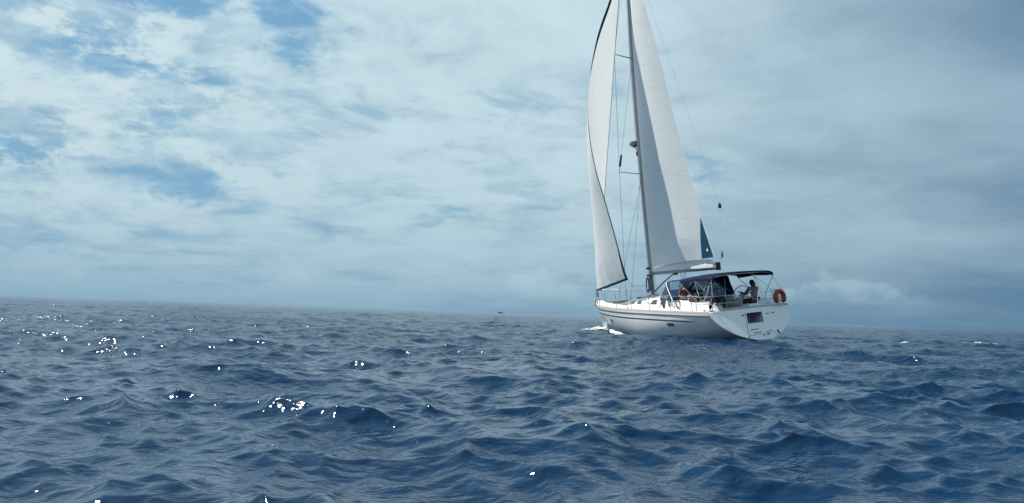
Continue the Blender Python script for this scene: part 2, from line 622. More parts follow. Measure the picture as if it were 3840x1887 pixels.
# ------------------------------------------------------------------ colours of the yacht
GEL = mat('white_gelcoat', (0.74, 0.75, 0.73), 0.22, var=0.04, scale=1.2, coat=0.3)
DECKM = mat('deck_nonslip', (0.62, 0.61, 0.57), 0.7, var=0.06, bump=0.3, bscale=300)
NAVYS = mat('navy_hull_stripe', (0.020, 0.045, 0.095), 0.3)
NAVY = mat('navy_canvas', (0.010, 0.014, 0.040), 0.85, spec=0.08, var=0.25, bump=0.3, bscale=25)
BLUEC = mat('blue_sprayhood_canvas', (0.016, 0.028, 0.085), 0.85, spec=0.08, var=0.25, bump=0.3, bscale=25)
STEEL = mat('stainless_steel', (0.62, 0.63, 0.64), 0.22, 1.0)
ALU = mat('anodised_mast_aluminium', (0.36, 0.38, 0.39), 0.42, 0.75)
WIRE = mat('rigging_wire', (0.16, 0.17, 0.18), 0.45, 0.6)
BLACK = mat('black_plastic', (0.012, 0.012, 0.014), 0.5)
DARK = mat('dark_tinted_window', (0.022, 0.020, 0.020), 0.12)
TEAK = mat('weathered_teak', (0.25, 0.15, 0.085), 0.7, var=0.25, scale=14)
TOE = mat('pale_toe_rail', (0.52, 0.48, 0.42), 0.6, var=0.1)
ROPE = mat('grey_rope', (0.16, 0.17, 0.19), 0.9, var=0.3, scale=60)
WROPE = mat('white_rope', (0.55, 0.56, 0.55), 0.9, var=0.2, scale=60)
RED = mat('red_lifebuoy_cover', (0.34, 0.035, 0.022), 0.65, var=0.2)
WHITE = mat('white_plastic', (0.76, 0.76, 0.75), 0.4)
BAG = mat('white_sail_bag_cloth', (0.70, 0.72, 0.72), 0.85, var=0.08, bump=0.5, bscale=9)
UVST = mat('dark_blue_sail_strip', (0.012, 0.030, 0.055), 0.8, spec=0.08, var=0.2)
BLUEP = mat('blue_sail_patch', (0.018, 0.075, 0.145), 0.8, spec=0.08, var=0.2)
GALV = mat('galvanised_anchor', (0.28, 0.29, 0.30), 0.5, 0.6)
MAROON = mat('maroon_cushion', (0.085, 0.018, 0.028), 0.85, var=0.2)
SKIN = mat('skin', (0.46, 0.26, 0.18), 0.55, var=0.08)
HAIRM = mat('dark_hair', (0.012, 0.008, 0.007), 0.5, var=0.3, scale=80)
SHIRT_B = mat('slate_blue_shirt', (0.085, 0.11, 0.19), 0.9, var=0.15, bump=0.4, bscale=12)
SHIRT_G = mat('taupe_shirt', (0.17, 0.145, 0.135), 0.9, var=0.15, bump=0.4, bscale=12)
SHIRT_P = mat('plum_top', (0.10, 0.045, 0.06), 0.9, var=0.15, bump=0.4, bscale=12)
TROUS = mat('black_trousers', (0.012, 0.014, 0.017), 0.9, var=0.2)
SHORTS = mat('dark_shorts', (0.02, 0.024, 0.04), 0.9, var=0.2)


def sail_material(name, npan, slant, tint):
    m, n, b = new_mat(name)
    t = m.node_tree
    uv = n.node('ShaderNodeUVMap', uv_map='sail').outputs[0]
    u, v, _ = n.sep(uv)
    line = n.m('FRACT', n.m('MULTIPLY', n.m('ADD', v, n.m('MULTIPLY', u, slant)), npan))
    seam = n.m('MAXIMUM', n.smooth(line, 0.0, 0.035, 1.0, 0.0), n.smooth(line, 0.965, 1.0, 0.0, 1.0))
    obj = n.node('ShaderNodeTexCoord').outputs['Object']
    nz = n.noise(obj, 1.1, 5, 0.55)[0]
    c = n.mix(nz, rgb(*[q * 0.93 for q in tint]), rgb(*tint))
    c = n.mix(n.m('MULTIPLY', seam, 0.20), c, rgb(0.40, 0.43, 0.45))
    cr = n.noise(n.vm('MULTIPLY', obj, (0.8, 0.8, 2.2)), 2.3, 4, 0.55, 0.6)[0]
    bn = n.node('ShaderNodeBump')
    bn.inputs['Strength'].default_value = 0.14
    bn.inputs['Distance'].default_value = 0.06
    n.put(bn.inputs['Height'], n.m('ADD', cr, n.m('MULTIPLY', seam, -0.05)))
    df = n.node('ShaderNodeBsdfDiffuse')
    tr = n.node('ShaderNodeBsdfTranslucent')
    for q in (df, tr):
        n.put(q.inputs['Color'], c)
        n.put(q.inputs['Normal'], bn.outputs[0])
    mx = n.node('ShaderNodeMixShader')
    mx.inputs[0].default_value = 0.36
    t.links.new(df.outputs[0], mx.inputs[1])
    t.links.new(tr.outputs[0], mx.inputs[2])
    t.links.new(mx.outputs[0], t.nodes['Material Output'].inputs['Surface'])
    return m


SAIL_G = sail_material('genoa_cloth', 11, -0.12, (0.86, 0.88, 0.87))
SAIL_M = sail_material('mainsail_cloth', 15, 0.10, (0.86, 0.88, 0.87))


def vinyl():
    m, n, b = new_mat('clear_vinyl_window')
    t = m.node_tree
    tr = n.node('ShaderNodeBsdfTransparent')
    tr.inputs[0].default_value = rgb(0.62, 0.74, 0.78)
    gl = n.node('ShaderNodeBsdfGlossy')
    gl.inputs['Roughness'].default_value = 0.12
    gl.inputs['Color'].default_value = rgb(0.8, 0.85, 0.9)
    fr = n.node('ShaderNodeFresnel')
    fr.inputs[0].default_value = 1.5
    mx = n.node('ShaderNodeMixShader')
    n.put(mx.inputs[0], n.m('ADD', fr.outputs[0], 0.06, clamp=True))
    t.links.new(tr.outputs[0], mx.inputs[1])
    t.links.new(gl.outputs[0], mx.inputs[2])
    t.links.new(mx.outputs[0], t.nodes['Material Output'].inputs['Surface'])
    return m


VINYL = vinyl()

# ------------------------------------------------------------------ the yacht: x forward, y port, z up, origin under the stern
HEEL, TRIM, HEAD = rad(7.18), rad(-0.26), rad(180 - 70.12)
BOAT = (Matrix.Translation((BOAT_POS[0], BOAT_POS[1], 0.115)) @ Matrix.Rotation(HEAD, 4, 'Z')
        @ Matrix.Rotation(-TRIM, 4, 'Y') @ Matrix.Rotation(-HEEL, 4, 'X'))
yacht = bpy.data.objects.new('sailing_yacht', None)
yacht.empty_display_size = 2
COL.objects.link(yacht)
yacht.matrix_world = BOAT
tag(yacht, 'white sailing yacht under full sail heeling gently as it heads away', 'sailing yacht')


def part(mb, name, material, parent=yacht, **kw):
    return mb.build(name, material, parent, **kw)


XS = [0, 2, 4, 6, 8, 10, 11, 12, 13, 13.6, 14]
BEAM = [1.90, 2.07, 2.16, 2.16, 2.04, 1.70, 1.42, 1.05, 0.58, 0.27, 0.05]
SHEER_X = [0, 3.5, 7, 10, 12, 14]
SHEER_Z = [1.29, 1.37, 1.44, 1.52, 1.58, 1.66]
KEEL_X = [0, 1.5, 3, 5, 7, 9, 11, 12.5, 13.3, 14]
KEEL_Z = [0.08, -0.18, -0.40, -0.58, -0.62, -0.55, -0.40, -0.25, -0.10, 0.02]


def beam(x): return max(0.03, smooth_interp(x, XS, BEAM))
def sheer(x): return smooth_interp(x, SHEER_X, SHEER_Z)
def keelz(x): return smooth_interp(x, KEEL_X, KEEL_Z)
def expo(x): return interp(x, [0, 3, 6, 10, 14], [1.72, 2.2, 2.6, 2.2, 1.5])


RAKE = 0.80


def x_of(xn, z):
    """nominal station (0..14) to real x: the stern rakes out below, the stem rakes back below"""
    xt = -RAKE * (1.25 - z) / 1.25
    xs = 14.0 - 0.62 * max(0.0, (1.66 - z)) / 1.66 - 0.9 * max(0.0, -z) ** 1.3
    a = xn / 14.0
    return xt * (1 - a) + xs * a


def hull_y(xn, z):
    zs, zk, n = sheer(xn), keelz(xn), expo(xn)
    q = min(1.0, max(0.0, (zs - z) / (zs - zk)))
    return beam(xn) * (1 - q ** n) ** (1 / n)


def hull_pt(xn, z, side, off=0.0):
    return Vector((x_of(xn, z), side * (hull_y(xn, z) + off), z))


mb = MB()
rows = []
NX, NS = 64, 40
for i in range(NX + 1):
    xn = 14.0 * i / NX
    zs, zk, n = sheer(xn), keelz(xn), expo(xn)
    row = []
    for k in range(NS + 1):
        ph = math.pi * k / NS
        c, s = math.cos(ph), math.sin(ph)
        z = zs - (zs - zk) * abs(s) ** (2 / n)
        y = beam(xn) * (1 if c > 0 else -1) * abs(c) ** (2 / n)
        row.append((x_of(xn, z), y, z))
    rows.append(row)
mb.grid(rows)
hull = part(mb, 'hull', GEL)

# stripes along the topsides
for side in (1, -1):
    for name, d0, d1, a0, a1 in (('rubbing_strake', 0.115, 0.160, 0.02, 13.6), ('hull_stripe', 0.345, 0.405, 0.9, 13.2)):
        m2 = MB()
        rws = []
        nn = 60
        for i in range(nn + 1):
            xn = a0 + (a1 - a0) * i / nn
            tp = 1.0
            if name == 'hull_stripe':
                tp = min(1.0, (i / nn) * 14)
            zc = sheer(xn)
            dm = (d0 + d1) / 2
            za, zb_ = zc - dm + (dm - d0) * tp, zc - dm - (d1 - dm) * tp
            off = 0.022 if name == 'rubbing_strake' else 0.004
            rws.append([hull_pt(xn, za, side, 0.001), hull_pt(xn, za - 0.006, side, off), hull_pt(xn, zb_ + 0.006, side, off), hull_pt(xn, zb_, side, 0.001)])
        m2.grid(rws)
        part(m2, name, NAVYS if name == 'hull_stripe' else mat('grey_rubbing_strake', (0.055, 0.07, 0.085), 0.5))

# hull windows (oval ports)
for xn in (3.05, 9.15):
    m2 = MB()
    m3 = MB()
    zc = 0.80 if xn < 5 else 0.86
    for mm, k, off in ((m2, 1.0, 0.010), (m3, 1.30, 0.004)):
        c = hull_pt(xn, zc, 1, off)
        ring = []
        for q in range(20):
            an = 2 * math.pi * q / 20
            ring.append(hull_pt(xn + 0.26 * k * math.copysign(abs(math.cos(an)) ** 0.7, math.cos(an)), zc + 0.062 * k * math.sin(an), 1, off))
        mm.add([c] + ring, [(0, 1 + q, 1 + (q + 1) % 20) for q in range(20)])
    pl = part(m3, 'hull_port', STEEL)
    part(m2, 'pane', DARK, pl)

# transom with the walk-through opening
OY0, OY1, OZ0, OZ1 = -0.44, 0.30, 0.74, 1.15


def tr_x(z):
    return -RAKE * (1.25 - z) / 1.25


def tr_bottom(y):
    zs, zk, n, b_ = sheer(0), keelz(0), expo(0), beam(0)
    return zs - (zs - zk) * (max(0.0, 1 - (abs(y) / b_) ** n)) ** (1 / n)


def tr_top(y):
    return sheer(0) + 0.07 * (1 - (y / 1.9) ** 2)


def tr_warp(y, z):
    g_z = interp(z, [0.2, 0.74, 1.15], [0.0, 1.0, 0.0])
    return y + 0.14 * g_z * math.exp(-(y / 1.0) ** 4)


ys = sorted(set([round(-1.9 + 3.8 * i / 38, 4) for i in range(39)] + [OY0, OY1]))
mb = MB()
for a, b_ in zip(ys[:-1], ys[1:]):
    hole = a >= OY0 - 1e-6 and b_ <= OY1 + 1e-6
    spans = [(0, OZ0), (OZ1, 9)] if hole else [(0, 9)]
    for z0, z1 in spans:
        for k in range(12):
            q = []
            for y_, kk in ((a, k), (b_, k), (b_, k + 1), (a, k + 1)):
                lo = max(tr_bottom(y_), z0) if z0 else tr_bottom(y_)
                hi = min(tr_top(y_), z1)
                z = lo + (hi - lo) * kk / 12
                yw = tr_warp(y_, z)
                q.append((tr_x(z) - 0.12 * (1 - (yw / 1.9) ** 2), yw, z))
            mb.add(q, [(0, 1, 2, 3)])


def tr_pt(y, z, off=0.0):
    y = tr_warp(y, z)
    return Vector((tr_x(z) - 0.12 * (1 - (y / 1.9) ** 2) - off, y, z))


transom = part(mb, 'transom', GEL)
for side in (1, -1):       # rolled edge where the transom meets the topsides
    m2 = MB()
    m2.tube([hull_pt(0.02, sheer(0) - (sheer(0) - keelz(0)) * (k / 24) ** 1.15, side, -0.012) for k in range(25)], 0.030, 7)
    part(m2, 'transom_edge', GEL, transom)
# lining of the opening
mb = MB()
INX = 0.62
c4 = [(OY0, OZ0), (OY1, OZ0), (OY1, OZ1), (OY0, OZ1)]
for k in range(4):
    (ya, za), (yb, zb_) = c4[k], c4[(k + 1) % 4]
    mb.add([tr_pt(ya, za), tr_pt(yb, zb_), (INX, yb, zb_), (INX, ya, za)], [(0, 1, 2, 3)])
mb.add([(INX, OY0, OZ0), (INX, OY1, OZ0), (INX, OY1, OZ1 - 0.02), (INX, OY0, OZ1 - 0.02)], [(0, 1, 2, 3)])
part(mb, 'transom_opening', mat('grey_locker_lining', (0.46, 0.44, 0.50), 0.6), transom)


def strip(pts, wdt, name, material, parent, off=0.006, vertical=False):
    m2 = MB()
    m2.tube([tr_pt(y, z, off * 0.2) for y, z in pts], wdt, 5)
    return part(m2, name, material, parent)


SEAM = mat('dark_seam', (0.05, 0.05, 0.055), 0.7)
strip([(0.66, 0.20), (0.50, 0.5), (0.36, 0.8), (0.345, 1.16)], 0.010, 'door_seam', SEAM, transom)
strip([(0.58, 0.30), (0.0, 0.31), (-0.62, 0.35), (-0.64, 0.22)], 0.008, 'platform_seam', SEAM, transom)
strip([(0.40, 0.50), (0.0, 0.52)], 0.016, 'step_grip', SEAM, transom)
strip([(0.33, 0.37), (-0.02, 0.385)], 0.016, 'step_grip', SEAM, transom)
strip([(-0.27, 0.385), (-0.56, 0.40)], 0.012, 'step_grip', SEAM, transom)
strip([(0.68, 0.15), (0.63, 0.27)], 0.022, 'hinge', SEAM, transom)
for y_, z_, r_ in ((-0.06, 0.245, 0.036), (-0.27, 0.27, 0.040), (0.46, 1.06, 0.045)):
    m2 = MB()
    p = tr_pt(y_, z_)
    m2.lathe(p, [(r_ * 1.3, -0.01), (r_ * 1.3, 0.015), (r_, 0.018), (r_ * 0.9, 0.0)], 14, axis=(-1, 0, 0))
    part(m2, 'vent', BLACK, transom)
m2 = MB()
m2.tube([tr_pt(-0.78, 0.40, 0.02), tr_pt(-0.78, 0.33, 0.05), tr_pt(-0.79, 0.27, 0.02)], 0.026, 6)
part(m2, 'handle', BLACK, transom)
# the faint lettering on the upper transom
m2 = MB()
for ya, yb, za, zb_ in ((-0.60, -0.72, 1.03, 1.075), (-0.76, -0.80, 1.02, 1.07), (-0.88, -1.02, 1.04, 1.09)):
    m2.add([tr_pt(ya, za, .004), tr_pt(yb, za + .008, .004), tr_pt(yb - .01, zb_, .004), tr_pt(ya, zb_ - .008, .004)], [(0, 1, 2, 3)])
part(m2, 'name_lettering', mat('grey_blue_lettering', (0.09, 0.12, 0.17), 0.5), transom)


# deck, cockpit, coachroof
def deck_z(x, y):
    b_ = beam(x)
    return sheer(x) + 0.075 * (1 - (y / max(b_, 0.2)) ** 2)


WX0, WX1, WY = 0.70, 3.90, 0.80
mb = MB()
dxs_ = sorted(set([14.0 * i / 56 for i in range(57)] + [WX0, WX1]))
for xa, xb in zip(dxs_[:-1], dxs_[1:]):
    def cols(x):
        b_ = beam(x)
        w_ = min(WY, b_ * 0.8)
        return [-b_, -(b_ + w_) / 2, -w_, -w_ / 3, w_ / 3, w_, (b_ + w_) / 2, b_]
    ca, cb = cols(xa), cols(xb)
    for j in range(7):
        if xa >= WX0 - 1e-6 and xb <= WX1 + 1e-6 and 2 <= j <= 4:
            continue
        fx = lambda x, y: (x_of(x, sheer(x)) if x > 0.01 else x_of(0, sheer(0)) - 0.12 * (1 - (y / 1.9) ** 2), y, deck_z(x, y))
        mb.add([fx(xa, ca[j]), fx(xb, cb[j]), fx(xb, cb[j + 1]), fx(xa, ca[j + 1])], [(0, 1, 2, 3)])
deck = part(mb, 'deck', DECKM)
mb = MB()
wx0, wx1 = x_of(WX0, 1.3), x_of(WX1, 1.35)
FZ = 0.72
mb.add([(wx0, -WY, FZ), (wx1, -WY, FZ), (wx1, WY, FZ), (wx0, WY, FZ)], [(0, 1, 2, 3)])
for sg in (-1, 1):
    mb.add([(wx0, sg * WY, FZ), (wx1, sg * WY, FZ), (wx1, sg * WY, 1.44), (wx0, sg * WY, 1.36)], [(0, 1, 2, 3)])
mb.add([(wx1, -WY, FZ), (wx1, WY, FZ), (wx1, WY, 1.9), (wx1, -WY, 1.9)], [(0, 1, 2, 3)])
mb.add([(wx0, -WY, FZ), (wx0, WY, FZ), (wx0, WY, 1.37), (wx0, -WY, 1.37)], [(0, 1, 2, 3)])
part(mb, 'cockpit_well', mat('cockpit_gelcoat', (0.50, 0.50, 0.48), 0.5))

for side in (1, -1):
    # coamings round the cockpit
    mb = MB()
    rws = []
    for i in range(25):
        x = 0.28 + 3.75 * i / 24
        hgt = 0.34 * min(1, (i + 0.6) / 4) + 0.10 * (i / 24)
        zo = deck_z(x, 1.5) - 0.02
        yo, yi = 1.58 - 0.10 * (i / 24) ** 2, 0.86
        prof = [(yo + 0.06, 0), (yo + 0.02, 0.55), (yo - 0.05, 0.9), (yo - 0.16, 1.0), (yi + 0.16, 1.0), (yi + 0.04, 0.85), (yi, 0.4), (yi, -0.2)]
        rws.append([(x, side * y, zo + h_ * hgt) for y, h_ in prof])
    mb.grid(rws)
    for rw in (rws[0], rws[-1]):
        mb.add(rw, [tuple(range(len(rw)))])
    part(mb, 'coaming', GEL)
    # toe rail
    mb = MB()
    mb2 = MB()
    rws = []
    for i in range(71):
        xn = 0.05 + 13.85 * i / 70
        z = sheer(xn)
        b_ = beam(xn)
        rws.append([(x_of(xn, z), side * (b_ + 0.004), z - 0.012), (x_of(xn, z), side * (b_ - 0.004), z + 0.055),
                    (x_of(xn, z), side * max(0.0, b_ - 0.045), z + 0.055), (x_of(xn, z), side * max(0.0, b_ - 0.050), z - 0.012)])
    mb.grid(rws)
    part(mb, 'toe_rail', TOE)

RX = [3.85, 5, 6, 7, 8, 9, 9.8, 10.4]
RW = [1.40, 1.38, 1.32, 1.22, 1.06, 0.86, 0.62, 0.40]
RH = [0.56, 0.53, 0.48, 0.42, 0.34, 0.24, 0.13, 0.01]


def roof_pt(x, ph, off=0.0):
    w_, h_ = smooth_interp(x, RX, RW), smooth_interp(x, RX, RH) + off
    w_ += off
    n = 3.2
    c, s = math.cos(ph), math.sin(ph)
    y = w_ * (1 if c > 0 else -1) * abs(c) ** (2 / n)
    zz = h_ * abs(s) ** (2 / n)
    return Vector((x, y, deck_z(x, y) - 0.02 + zz))


mb = MB()
rws = [[roof_pt(3.85 + 6.55 * i / 32, math.pi * k / 28) for k in range(29)] for i in range(33)]
mb.grid(rws)
mb.add(rws[0], [tuple(range(29))])
roof = part(mb, 'coachroof', GEL)
m2 = MB()
m2.box((3.84, 0, 1.62), (0.03, 0.62, 0.62))
part(m2, 'companionway', BLACK, roof)


def roof_window(x0, x1):
    m2 = MB()
    rws = []
    for i in range(9):
        t = i / 8
        x = x0 + (x1 - x0) * t
        hh = 1 - abs(2 * t - 1) ** 6
        w_, h_ = smooth_interp(x, RX, RW), smooth_interp(x, RX, RH)
        z0, z1 = 0.36 * h_, (0.36 + 0.36 * hh) * h_
        row = []
        for q in range(5):
            z = z0 + (z1 - z0) * q / 4
            n = 3.2
            y = (w_) * (1 - (z / h_) ** n) ** (1 / n) + 0.008
            row.append((x, y, deck_z(x, y) - 0.02 + z))
        rws.append(row)
    m2.grid(rws)
    part(m2, 'side_window', DARK, roof)


for x0, x1 in ((4.15, 4.75), (5.05, 5.70), (6.75, 7.30), (7.65, 8.20)):
    roof_window(x0, x1)
# grab rails, hatches, winches on the roof
m2 = MB()
m2.tube([roof_pt(4.6 + 0.35 * k, 0.95, 0.02 + 0.06 * (k % 2 or 1) * (0 < k < 9)) for k in range(10)], 0.014, 6)
part(m2, 'grab_rail', TEAK, roof)
for x in (8.6, 11.2):
    m2 = MB()
    z = (roof_pt(x, math.pi / 2).z if x < 10 else deck_z(x, 0))
    m2.box((x, 0, z + 0.03), (0.6, 0.6, 0.07))
    part(m2, 'deck_hatch', DARK)


def winch(x, y, z, s=1.0):
    m2 = MB()
    m2.lathe((x, y, z), [(0.001, 0), (0.085 * s, 0), (0.08 * s, 0.03 * s), (0.055 * s, 0.06 * s), (0.055 * s, 0.12 * s), (0.075 * s, 0.15 * s), (0.07 * s, 0.175 * s), (0.02 * s, 0.185 * s), (0.001, 0.185 * s)], 14)
    return part(m2, 'winch', STEEL if s > 1 else BLACK)


winch(2.35, 1.28, 1.80, 1.15)
winch(1.30, 1.30, 1.74, 1.0)
winch(1.90, -1.28, 1.76, 1.15)
winch(4.25, 0.80, 1.95, 0.9)


def rope(pts, r, name='rope', material=ROPE, parent=yacht):
    m2 = MB()
    m2.tube(pts, r, 5)
    return part(m2, name, material, parent)


def coil(c, R_, name='rope_coil', material=ROPE, turns=5, drop=0.25):
    pts = []
    rg = random.Random(int(c[0] * 100))
    for k in range(turns * 12 + 1):
        an = 2 * math.pi * k / 12
        t = k / (turns * 12)
        pts.append((c[0] + 0.05 * rg.uniform(-1, 1) + 0.03 * math.sin(an * 0.5), c[1] + R_ * math.cos(an) * 0.55, c[2] + drop * math.sin(an) + 0.02 * rg.uniform(-1, 1)))
    return rope(pts, 0.016, name, material)


coil((2.80, 1.58, 1.62), 0.16, material=ROPE, drop=0.16)
coil((3.25, 1.56, 1.66), 0.13, material=WROPE, drop=0.13)
coil((3.60, 1.52, 1.66), 0.12, material=ROPE, drop=0.12)

# ------------------------------------------------------------------ mast, spreaders, standing rigging
MZ = [1.40, 5.0, 8.0, 11.0, 13.5, 16.0, 18.0, 19.6]
MX = [7.72, 7.80, 7.83, 7.80, 7.72, 7.55, 7.40, 7.26]


def mast_x(z):
    return smooth_interp(z, MZ, MX)


def oval_loft(pts, ra, rb, n=14, taper=None):
    """upright oval tube: ra fore-aft, rb sideways"""
    rws = []
    for i, p in enumerate(pts):
        k = taper[i] if taper else 1.0
        rws.append([(p[0] + ra * k * math.cos(2 * math.pi * q / n), p[1] + rb * k * math.sin(2 * math.pi * q / n), p[2]) for q in range(n)])
    m_ = MB()
    m_.grid(rws, closed=True)
    m_.add(rws[0], [tuple(range(n))])
    m_.add(rws[-1], [tuple(range(n))])
    return m_


zz = [1.40 + (19.6 - 1.40) * i / 30 for i in range(31)]
mast = part(oval_loft([(mast_x(z), 0, z) for z in zz], 0.125, 0.082, 14, [1.0 if z < 14 else 1 - 0.3 * (z - 14) / 5.6 for z in zz]), 'mast', ALU)
m2 = MB()
m2.box((7.72, 0, 1.93), (0.42, 0.34, 0.10))
part(m2, 'mast_collar', ALU, mast)
SPR = [(7.85, 1.42, 7.38), (13.5, 1.16, 7.30)]
for z, ln, xt in SPR:
    for side in (1, -1):
        m2 = MB()
        rws = []
        for i in range(6):
            t = i / 5
            p = Vector((mast_x(z) - 0.02, side * 0.06, z)).lerp(Vector((xt, side * ln, z + 0.09)), t)
            ww = 0.065 * (1 - t) + 0.030 * t
            rws.append([(p.x + ww * math.cos(2 * math.pi * q / 8), p.y, p.z + 0.017 * math.sin(2 * math.pi * q / 8)) for q in range(8)])
        m2.grid(rws, closed=True)
        m2.add(rws[-1], [tuple(range(8))])
        part(m2, 'spreader', ALU, mast)
for side in (1, -1):
    t1 = (SPR[0][2], side * SPR[0][1], SPR[0][0] + 0.09)
    t2 = (SPR[1][2], side * SPR[1][1], SPR[1][0] + 0.09)
    cp = (7.30, side * 1.72, 1.45)
    rope([cp, t1, t2, (mast_x(18.8), side * 0.04, 18.8)], 0.0085, 'cap_shroud', WIRE)
    rope([(7.05, side * 1.66, 1.45), (mast_x(7.7), side * 0.06, 7.7)], 0.0075, 'lower_shroud', WIRE)
    rope([t1, (mast_x(13.3), side * 0.05, 13.3)], 0.007, 'diagonal_shroud', WIRE)
    rope([(9.4, side * 1.15, 1.55), (mast_x(7.6), side * 0.05, 7.6)], 0.007, 'lower_shroud', WIRE)
    rope([(1.42, 0, 5.62), (0.02, side * 1.05, 1.33)], 0.0045, 'backstay_leg', STEEL)
rope([(mast_x(19.4) - 0.06, 0, 19.4), (1.42, 0, 5.62)], 0.0050, 'backstay', STEEL)
m2 = MB()
m2.lathe((1.42, 0, 5.50), [(0.001, 0), (0.06, 0.02), (0.075, 0.09), (0.05, 0.2), (0.001, 0.26)], 10)
part(m2, 'backstay_tensioner', BLACK)
# halyards down the mast and the clutter at its foot
for k, (xo, y) in enumerate(((0.17, 0.05), (0.16, -0.06), (-0.05, 0.12))):
    rope([(mast_x(z) + xo, y, z) for z in (2.0, 5.0, 9.0, 13.0, 17.5)], 0.007, 'halyard', ROPE)
coil((7.90, 0.16, 2.45), 0.13, 'halyard_coil', ROPE, 6, 0.36)
coil((7.58, 0.16, 2.55), 0.12, 'halyard_coil', ROPE, 6, 0.40)
for z, x in ((2.9, 7.80), (3.25, 7.80)):
    m2 = MB()
    m2.lathe((x, 0.07, z), [(0.001, 0), (0.07, 0), (0.05, 0.05), (0.05, 0.09), (0.065, 0.12), (0.001, 0.13)], 12, axis=(0, 1, 0))
    part(m2, 'mast_winch', BLACK, mast)
# radar on its bracket, light below it
m2 = MB()
m2.lathe((8.25, 0, 9.30), [(0.001, 0), (0.20, 0.0), (0.25, 0.04), (0.26, 0.12), (0.22, 0.20), (0.10, 0.24), (0.001, 0.245)], 20)
radar = part(m2, 'radar_dome', mat('grey_radar_plastic', (0.30, 0.31, 0.33), 0.5))
m2 = MB()
m2.box((8.10, 0, 9.27), (0.50, 0.16, 0.05))
m2.tube([(8.30, 0, 9.25), (7.93, 0, 9.0)], 0.025, 6)
part(m2, 'bracket', BLACK, radar)
m2 = MB()
m2.box((7.99, 0.02, 8.88), (0.12, 0.11, 0.22))
part(m2, 'steaming_light', BLACK, mast)
a = Vector((SPR[0][2], SPR[0][1], SPR[0][0] + 0.09))
b_ = Vector((mast_x(13.3), 0.05, 13.3))
p0, p1 = a.lerp(b_, 0.045), a.lerp(b_, 0.155)
m2 = MB()
m2.tube([p0, p0.lerp(p1, 0.06), p0.lerp(p1, 0.94), p1], [0.02, 0.05, 0.05, 0.02], 10)
part(m2, 'radar_reflector', mat('dark_reflector', (0.035, 0.04, 0.045), 0.4))

# ------------------------------------------------------------------ boom, sail bag, vang, mainsheet
G0, G1 = Vector((7.62, 0.0, 3.02)), Vector((1.92, 0.05, 3.07))
m2 = MB()
rws = []
for i in range(13):
    p = G0.lerp(G1, i / 12)
    rws.append([(p.x, p.y + 0.085 * math.cos(2 * math.pi * q / 14), p.z + 0.115 * math.sin(2 * math.pi * q / 14)) for q in range(14)])
m2.grid(rws, closed=True)
boom = part(m2, 'boom', mat('grey_boom', (0.30, 0.31, 0.34), 0.45, 0.3))
m2 = MB()
m2.box((1.88, 0.05, 3.10), (0.11, 0.20, 0.34))
part(m2, 'boom_end_cap', BLACK, boom)
m2 = MB()
rws = []
for i in range(31):
    t = i / 30
    x = 7.45 - 5.35 * t
    zb = 3.06
    h_ = interp(t, [0, 0.05, 0.35, 0.55, 0.9, 0.97, 1], [0.10, 0.16, 0.36, 0.41, 0.36, 0.30, 0.16]) + 0.012 * math.sin(i * 2.1)
    w_ = interp(t, [0, 0.3, 0.9, 1], [0.09, 0.155, 0.145, 0.10]) + 0.006 * math.sin(i * 3.3)
    rws.append([(x, 0.05 * t + w_ * cy, zb + h_ * cz) for cy, cz in ((1.0, 0), (1.06, .3), (.9, .7), (.5, .97), (0, 1.0), (-.5, .97), (-.9, .7), (-1.06, .3), (-1.0, 0))])
m2.grid(rws)
m2.add(rws[0], [tuple(range(9))])
m2.add(rws[-1], [tuple(range(9))])
part(m2, 'sail_bag', BAG, boom)
m2 = MB()
m2.tube([(7.55, 0, 2.12), (6.6, 0, 2.55), (5.42, 0.02, 2.98)], [0.035, 0.035, 0.028], 8)
part(m2, 'boom_vang', WIRE)
m2 = MB()
m2.box((5.42, 0.02, 2.90), (0.22, 0.09, 0.12))
part(m2, 'vang_block', BLACK)
for x in (4.95, 4.75, 4.6):
    rope([(x, 0.03, 2.95), (4.8, 0.02, 1.98)], 0.009, 'mainsheet', ROPE)


# ------------------------------------------------------------------ sails
def sail_object(name, fn, nu, nv, material, parent):
    """fn(u, v) -> point; u luff to leech, v foot to head"""
    me = bpy.data.meshes.new(name)
    vs = [tuple(fn(i / nu, j / nv)) for j in range(nv + 1) for i in range(nu + 1)]
    fs = [(j * (nu + 1) + i, j * (nu + 1) + i + 1, (j + 1) * (nu + 1) + i + 1, (j + 1) * (nu + 1) + i) for j in range(nv) for i in range(nu)]
    me.from_pydata(vs, [], fs)
    uvl = me.uv_layers.new(name='sail')
    for p in me.polygons:
        for li in p.loop_indices:
            vi = me.loops[li].vertex_index
            uvl.data[li].uv = ((vi % (nu + 1)) / nu, (vi // (nu + 1)) / nv)
    me.polygons.foreach_set('use_smooth', [True] * len(me.polygons))
    me.materials.append(material)
    o = bpy.data.objects.new(name, me)
    COL.objects.link(o)
    o.parent = parent
    return o


# genoa: luff on the forestay, bellied out to port
GL_Z = [2.79, 3.31, 5.24, 6.79, 8.08, 9.37, 10.53, 11.44, 12.87, 14.32, 15.25, 16.40, 17.6, 18.5]
GL_X = [7.35, 7.37, 7.47, 7.54, 7.60, 7.66, 7.72, 7.76, 7.83, 7.90, 7.94, 8.00, 7.98, 7.90]
GL_Y = [1.49, 1.64, 1.97, 2.27, 2.53, 2.66, 2.66, 2.58, 2.24, 1.78, 1.39, 0.81, 0.35, 0.02]


def stay_x(z):
    return 13.94 - 0.373 * (z - 2.19)


